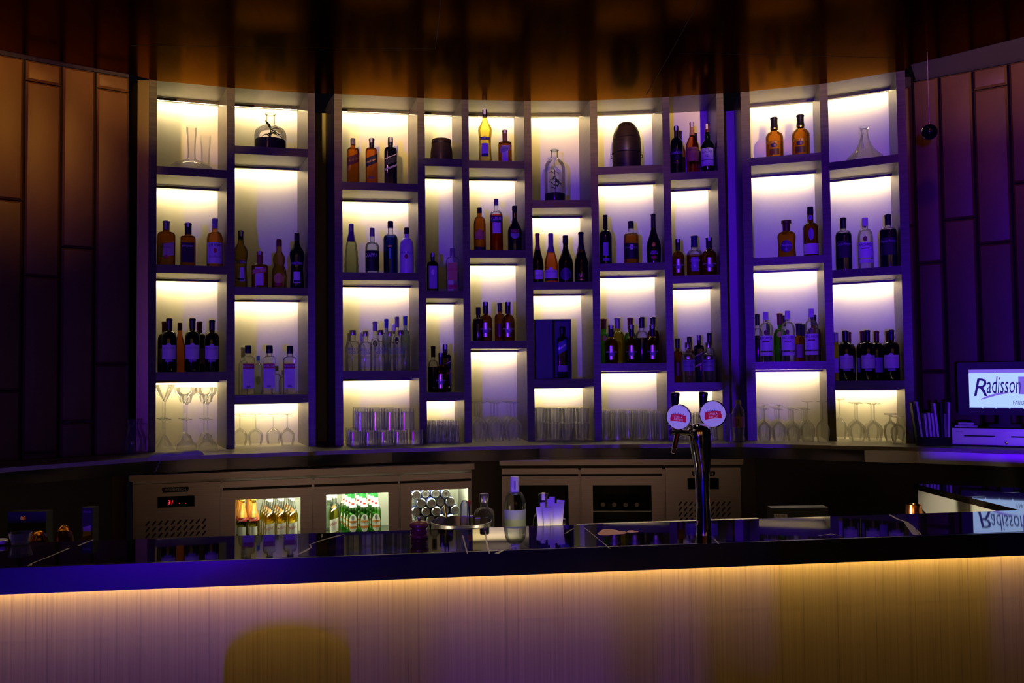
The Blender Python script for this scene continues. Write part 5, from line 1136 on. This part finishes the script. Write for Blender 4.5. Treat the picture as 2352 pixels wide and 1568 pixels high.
a_, b_ = loc(1625, 985, .01), loc(1630, 962, .01); MB().tube([a_, b_], 5 * s, 12).build('lever', 'chrome', r)
a_, b_ = loc(1596, 985, -.012), loc(1578, 975, -.024); MB().tube([a_, b_], 4 * s, 12).build('bracket', 'chrome', r)
# ------------------------------------------------------------------ left end of the bar
Y = 2.36; P = at_y(45, 1243, Y)
def onbar(px, py): return at_z(px, py, ZB)
P = onbar(47, 1249); s = P.y / F; o = tag(MB().lathe([(0, .76 * 24 * s), (.004, .80 * 24 * s), (.030, 25.5 * s), (.0305, 24.8 * s), (.005, .74 * 24 * s)], 32, close=(True, True)).build('glass_bowl', 'clear'), 'small clear glass bowl on the dark end of the bar', 'bowl'); o.location = P + Vector((0, 0, .0006))
P = onbar(-6, 1251); o = tag(MB().lathe([(0, .010), (.003, .022), (.012, .026), (.013, .024), (.004, .018)], 28).build('saucer', 'porcelain'), 'small white dish cut by the picture edge beside the glass bowl', 'dish'); o.location = P + Vector((0, 0, .0006))
for px, py, w_, yt, lb in ((88, 1243, 44, 1220, 'low amber glass candle holder behind the clear bowl'), (147, 1243, 41, 1208, 'round amber glass candle holder with sparkling facets')):
    P = at_y(px, py, 2.52); R = w_ / 2 * P.y / F; h = at_y(px, yt, 2.52).z - ZW; r_ = thing('candle_holder', lb, 'candle holder', (P.x, 2.52, ZW + .0006), 0)
    mb = MB(); pr = [(0, .8 * R), (.25 * h, .95 * R), (.55 * h, R), (.74 * h, .95 * R), (.87 * h, .78 * R), (.96 * h, .52 * R), (h, .42 * R)]; mb.lathe(pr, 14, close=(True, False)); mb.build('shade', 'amber', r_, ang=8)
    MB().lathe([(0.004, .25 * R), (.55 * h, .25 * R), (.56 * h, .05 * R)], 12).build('candle', 'flame', r_)
P = at_y(200, 1238, 2.56); h = at_y(200, 1166, 2.56).z - ZW; wd = 26 * 2.56 / F; r_ = thing('carton', 'dark slim carton with a small white sticker at the end of the bar', 'carton', (P.x, 2.56, ZW + .0006), -.1)
MB().box((-wd / 2, 0, 0), (wd / 2, .03, h)).build('box', 'ink', r_, smooth=False); MB().add([(-wd * .38, -.0006, h * .52), (wd * .36, -.0006, h * .55), (wd * .36, -.0006, h * .71), (-wd * .38, -.0006, h * .68)], [(0, 1, 2, 3)]).build('sticker', 'grey', r_, smooth=False)
flat_text('FRANCE', .006, wd * .7).xf(Matrix.Translation((0, -.0006, h * .93))).build('lettering', 'grey', r_, smooth=False)
P = at_y(62, 1190, 2.75); r_ = thing('digital_clock', 'dark device with faint orange digits at the dark end of the bar', 'clock', (P.x, 2.75, ZW + .0006), 0); h = P.z - ZW
MB().box((-.06, 0, 0), (.06, .04, h + .02)).build('case', 'black', r_, smooth=False); flat_text('08', .012).xf(Matrix.Translation((-.012, -.0008, h))).build('digits', 'orange_digit', r_, smooth=False)
# ------------------------------------------------------------------ right end: till, menus, ball
Pd = at_z(2300, 1022, ZT); yd = Pd.y; rzd = -.56
r = thing('cash_drawer', 'steel cash drawer with two slots and a round lock under the till screen', 'cash drawer', at_z(2300, 1022.5, ZT) + Vector((-.04, -.07, .0006)), rzd); s = yd / F; h = 40 * s
r.scale = (.875, 1, 1); x0, x1 = -112 * s, 70 * s
MB().box((x0, 0, 0), (x1, .12, h)).build('case', 'black', r, smooth=False); dfr = MB().box((x0 + .001, -.008, .006), (x1 - .001, -.0005, h - .002)).build('front', 'steel_plain', r, smooth=False)
for a in (x0 + 28 * s, x0 + 135 * s): MB().box((a, -.0086, h * .52), (a + 72 * s, -.0078, h * .60)).build('slot', 'black_rubber', dfr, smooth=False)
MB().lathe([(0, .008), (.003, .008), (.004, .005)], 20).xf(Matrix.Translation((x0 + 124 * s, -.0082, h * .2)) @ Matrix.Rotation(PI / 2, 4, 'X')).build('lock', 'chrome', dfr)
flat_text('micros', .009).xf(Matrix.Translation((x0 + 17 * s, -.0086, h * .80))).build('lettering', 'ink', dfr, smooth=False)
Td = r.matrix_basis.copy() if False else Matrix.Translation(r.location) @ Matrix.Rotation(rzd, 4, 'Z') @ Matrix.Diagonal((.875, 1, 1, 1))
zt_ = ZT + h + .0012
# monitor
Pm = at_y(2305, 893, yd - .03); rzm = -.50; zc_ = Pm.z; r = thing('till_screen', 'glowing till monitor showing a hotel logo on white', 'monitor', (Pm.x, Pm.y, zt_), rzm); s = Pm.y / F
c_ = zc_ - zt_; hw, hh = 80 * s, 45 * s; r.scale = (.875, 1, 1)
MB().rbox((-hw - 27 * s, 0, c_ - hh - 15 * s), (hw + 27 * s, .05, c_ + hh + 17 * s), .012, axis='y').build('housing', 'black', r)
MB().rbox((-.10, .0, 0), (.10, .07, .018), .02).rbox((-.04, .015, .018), (.04, .05, c_ - hh), .01).build('stand', 'black', r)
sc_ = MB().box((-hw, -.0012, c_ - hh), (hw, .001, c_ + hh)).build('screen', 'screen_white', r, smooth=False)
MB().box((-hw, -.0018, c_ + hh - 8 * s), (hw, -.0013, c_ + hh)).build('title_bar', 'screen_lilac', sc_, smooth=False)
mb = MB()
for k in range(6): mb.box((-hw + 31 * s * k + 1 * s, -.0018, c_ - hh), (-hw + 31 * s * k + 29 * s, -.0013, c_ - hh + 2.2 * s))
mb.build('task_bar', 'screen_ink', sc_, smooth=False)
flat_text('R', 42 * s, None, .22).xf(Matrix.Translation((-hw + 27 * s, -.002, c_ + 4 * s))).build('logo', 'screen_ink', sc_, smooth=False)
flat_text('adisson', 40 * s, 78 * s, .22).xf(Matrix.Translation((-hw + 80 * s, -.002, c_ + 10 * s))).build('logo', 'screen_ink', sc_, smooth=False)
mb = MB(); vs = []; fs = []
for k in range(13): t = k / 12; x = -hw + (27 + 78 * t) * s; z_ = c_ + (-24 + 15 * math.sin(t * 1.9)) * s; q = (.4 + 2.4 * math.sin(PI * min(1, t + .1))) * s; vs += [(x, -.002, z_ - q), (x, -.002, z_ + q)]
for k in range(12): b = 2 * k; fs.append((b, b + 2, b + 3, b + 1))
mb.add(vs, fs).build('swoosh', 'screen_lilac', sc_, smooth=False)
MB().box((-hw + 114 * s, -.002, c_ - 12 * s), (-hw + 152 * s, -.0016, c_ + 28 * s)).build('logo_square', 'screen_lilac', sc_, smooth=False)
flat_text('FARIDABAD', 9 * s, 50 * s).xf(Matrix.Translation((-hw + 126 * s, -.002, c_ - 31 * s))).build('lettering', 'screen_ink', sc_, smooth=False)
flat_text('micros', 4 * s).xf(Matrix.Translation((-hw + 12 * s, -.0006, c_ - hh - 7 * s))).build('lettering', 'grey', r, smooth=False)
# booklets on the drawer
for k, (zz, w_, nm) in enumerate(((0, 46, 'lower'), (.0145, 32, 'upper'))):
    q = Td @ Vector((x0 + 32 * s, .045, 0)); o = thing('booklet', f'{nm} of two white-edged booklets lying on the cash drawer', 'booklet', (q.x, q.y, zt_ + zz), rzd + .05 * k)
    MB().box((-w_ / 2 * s, -.03, .001), (w_ / 2 * s, .03, .012)).build('pages', 'white', o, smooth=False); MB().box((-w_ / 2 * s - .001, -.029, .0122), (w_ / 2 * s + .001, .031, .0138)).build('cover', 'ink', o, smooth=False)
# menu rack
P = at_z(2142, 1022, ZT) + Vector((0, .0, .0006)); s = P.y / F; rzk = -.3; r = thing('menu_rack', 'black desk rack holding tilted menu folders beside the cash drawer', 'rack', P, rzk)
MB().box((-36 * s, -.05, 0), (36 * s, .06, .004)).box((-36 * s, -.052, .004), (36 * s, -.048, .045)).box((-36 * s, .058, .004), (36 * s, .062, .12)).box((-36 * s, -.048, .004), (-35 * s, .058, .02)).box((35 * s, -.048, .004), (36 * s, .058, .02)).build('frame', 'black_gloss', r, smooth=False)
FO = [(-30, 95, -.12, 'ink', 'black folder at the outer end of the menu rack'), (-22, 98, -.115, 'white', 'slanted white folder, first of the pale ones in the menu rack'), (-12, 70, -.065, 'white', 'short white folder leaning on its neighbour, second pale one in the rack'), (-4, 72, -.065, 'white', 'short white folder, third pale one in the rack'), (3, 71, -.065, 'white', 'short white folder, fourth pale one in the rack'),
      (11, 94, -.08, 'white', 'tall white folder in the middle of the menu rack'), (19, 95, -.02, 'ink', 'black folder between two white ones in the menu rack'), (25, 70, .0, 'grey', 'short grey folder near the drawer end of the menu rack'), (30.5, 96, .03, 'white', 'tall white folder at the drawer end of the menu rack')]
for x, hh, an, m, lb in FO:
    q = P + Matrix.Rotation(rzk, 3, 'Z') @ Vector((x * s, 0, .0052)); o = MB().box((-2.2 * s, -.042, 0), (2.2 * s, .048, hh * s)).build('menu_folder', m, smooth=False); o.location = q; o.rotation_euler = (0, an, rzk); tag(o, lb, 'folder', None)
# hanging ball
P = at_y(2135, 303, 4.45); s = P.y / F; R = 18 * s; r = thing('hanging_ball', 'glossy dark ball ornament hanging on a thread in front of the violet planks', 'ornament', P + Vector((0, 0, -R)), 0)
MB().lathe([(R - R * math.cos(PI * k / 16), max(.0004, R * math.sin(PI * k / 16))) for k in range(17)], 28).build('ball', 'ball', r)
MB().lathe([(2 * R - .001, .005), (2 * R + .008, .005), (2 * R + .009, .002)], 12).build('cap', 'silver', r); MB().tube([(0, 0, 2 * R + .008), (0, 0, ZC - P.z + R - .001)], .0011, 6).build('thread', 'thread', r)
# service sign under the counter
P = at_y(1850, 1176, 3.6); r = thing('floor_unit', 'low dark appliance box with a small numbered sticker under the counter', 'appliance', (P.x, 3.7, .001), 0); zz = at_y(1850, 1166, 3.7).z; s = 3.7 / F
MB().box((-60 * s, 0, 0), (70 * s, .06, zz)).build('case', 'fridge_dark', r, smooth=False); pl = MB().box((-54 * s, -.001, zz - 22 * s), (-24 * s, -.0002, zz - 14 * s)).build('sticker', 'paper', r, smooth=False)
flat_text('AC 106', 5 * s, 26 * s).xf(Matrix.Translation((-39 * s, -.0016, zz - 18 * s))).build('lettering', 'ink', pl, smooth=False)
# copper mug behind the bar
P = at_y(2106, 1180, 2.95); o = thing('copper_mug', 'shiny copper mug peeping over the bar beside the cream panel', 'mug', (P.x - .01, 2.95, ZW * 0 + .80), 0); zt_ = at_y(2106, 1158, 2.95).z - .80
MB().lathe([(0, .022), (.004, .026), (zt_ * .8, .027), (zt_, .024), (zt_ - .002, .022), (.01, .022)], 24).build('cup', 'copper', o); MB().tube([(.026, 0, zt_ * .85), (.042, 0, zt_ * .7), (.042, 0, zt_ * .4), (.026, 0, zt_ * .3)], .003, 8).build('handle', 'copper', o)
mb = MB().box((-.04, -.04, .001), (.04, .04, .7994)); q = mb.build('stand', 'black', smooth=False); q.location = (P.x - .01, 2.95, 0); tag(q, 'slim black stand under the copper mug behind the bar', 'stand')
# ------------------------------------------------------------------ bar chairs and added light blockers on the guests' side
def bar_chair(X, Y, rz, label, zs, zt, w_):
    r = thing('bar_chair', label, 'chair', (X, Y, 0), rz, 'bar chairs on the guest side')
    for sx in (-1, 1):
        for sy in (-1, 1): MB().tube([(sx * w_ * .5, sy * w_ * .5, 0.001), (sx * w_ * .42, sy * w_ * .42, zs - .05)], [.012, .016], 10).build('leg', 'ink', r)
    MB().rbox((-w_ * .52, -w_ * .5, zs - .05), (w_ * .52, w_ * .5, zs), .05).build('seat', 'brown', r)
    pts_ = []; h = zt - zs
    for k in range(13): a = PI * k / 12; pts_.append((w_ * .5 * math.cos(a) * (1 if k in (0, 12) else 1), zs + .02 + h * .45 + (h * .55 - .02) * math.sin(a) ** .7))
    pts_ = [(w_ * .5, zs + .001)] + pts_ + [(-w_ * .5, zs + .001)]; n = len(pts_)
    vs = [(x, -w_ * .46 - .015, z) for x, z in pts_] + [(x, -w_ * .46 + .025, z) for x, z in pts_]
    MB().add(vs, [tuple(range(n)), tuple(range(2 * n - 1, n - 1, -1))] + [(i, n + i, n + (i + 1) % n, (i + 1) % n) for i in range(n)]).build('backrest', 'brown', r)
    MB().tube([(-w_ * .46, w_ * .46, .25), (w_ * .46, w_ * .46, .25)], .010, 8).build('footrest', 'chrome', r)
bar_chair(-.72, 1.50, 0, 'low brown bar chair close to the bar front, casting a rounded shadow on the wood', .56, .775, .27)
bar_chair(-.15, -.62, .1, 'tall brown bar chair added well back from the bar, out of view, to cast shade', .74, 1.13, .36)  # unseen chair added to keep violet light off the bar and lower shelves
def blocker(x0, x1, y, label, top):  # unseen seating added to hold violet light off the bar front
    r = thing('blocker', label, 'sofa', ((x0 + x1) / 2, y, 0), 0, 'added light blockers across the room'); h = (x1 - x0) / 2
    MB().box((-h, -.35, .001), (h, .30, .12)).build('plinth', 'black', r, smooth=False)
    MB().rbox((-h, -.36, .1205), (h, .12, .45), .05).build('seat', 'brown', r)
    MB().rbox((-h, .125, .1205), (h, .30, top), .05).build('backrest', 'brown', r)
blocker(-4.2, -1.42, -3.3, 'long added light-shading banquette across the room on the orange wall side', .80)
blocker(-1.12, 2.6, -3.3, 'long added light-shading banquette across the room on the violet wall side', .895)
r = thing('blocker_table', 'narrow high console table with deep apron added out of view to shade the bar front', 'table', (-1.27, -3.1, 0), 0)  # unseen table added to block violet light on the upper bar front
MB().rbox((-.145, -.16, .905), (.145, .16, .935), .01).build('tabletop', 'brown', r)
MB().box((-.143, -.15, .79), (.143, .15, .9045)).build('apron', 'brown', r, smooth=False)
for sx in (-1, 1):
    for sy in (-1, 1): MB().box((sx * .13 - .012, sy * .135 - .012, .001), (sx * .13 + .012, sy * .135 + .012, .7895)).build('leg', 'brown', r, smooth=False)
# ------------------------------------------------------------------ lamps
def light(name, kind, loc, target, energy, col, **k):
    d = bpy.data.lights.new(name, kind); d.energy = energy; d.color = col
    for a, b in k.items(): setattr(d, a, b)
    o = bpy.data.objects.new(name, d); COL.objects.link(o); o.location = loc
    o.rotation_euler = (Vector(target) - Vector(loc)).to_track_quat('-Z', 'Y').to_euler(); return o
light('violet_stage_bar', 'AREA', (-1.9, -5.7, .86), (1.9, 5.0, 1.6), 60, (.085, .0, 1), shape='RECTANGLE', size=.07, size_y=.5, spread=math.radians(54))
light('amber_wall_spot', 'SPOT', (-1.75, 3.55, 2.95), (-2.5, 4.4, 2.72), 26, (1, .40, .04), spot_size=math.radians(70), spot_blend=.9, shadow_soft_size=.04)
light('red_wall_spot', 'SPOT', (1.9, 3.8, 2.95), (2.62, 4.75, 2.7), 5, (1, .18, .06), spot_size=math.radians(80), spot_blend=.9, shadow_soft_size=.04)
for i in range(6):
    X = -2.9 + 1.1 * i
    light('shelf_top_spot', 'SPOT', (X, 1.0, 2.55), (X * 1.0, 5.0, 3.25), 340 if i in (0, 5) else 800, (1, .60, .12), spot_size=math.radians(20), spot_blend=1, shadow_soft_size=.03)
light('blue_floor_spot', 'SPOT', (-1.9, -1.6, 2.95), (-1.9, -2.3, 0), 1700, (.0, .0, 1), spot_size=math.radians(52), spot_blend=.8, shadow_soft_size=.05)
light('work_lamp', 'SPOT', (1.0, 2.78, .90), (1.66, 3.02, .74), 10, (1, .88, .62), spot_size=math.radians(66), spot_blend=.5, shadow_soft_size=.02)
for X in (-.75, .45): light('under_counter_lamp', 'AREA', (X, 2.60 + .118 * X, .765), (X - .05, 4.6, .45), 1.0, (1, .54, .38), shape='RECTANGLE', size=.7, size_y=.03)
for X in (-3, 0, 3): light('wall_washer', 'AREA', (X, -5.9, 2.9), (X, -6.6, 1.2), 24, (1, .66, .34), shape='RECTANGLE', size=1.2, size_y=.1)  # added lamps lighting the rear wall, so chrome reflects something warm
for X in (-.9, .25, 1.35): light('bar_spot', 'SPOT', (X, 2.62 + .118 * X, 2.95), (X, 2.45 + .118 * X, .93), 30, (1, .74, .48), spot_size=math.radians(46), spot_blend=.9, shadow_soft_size=.04)
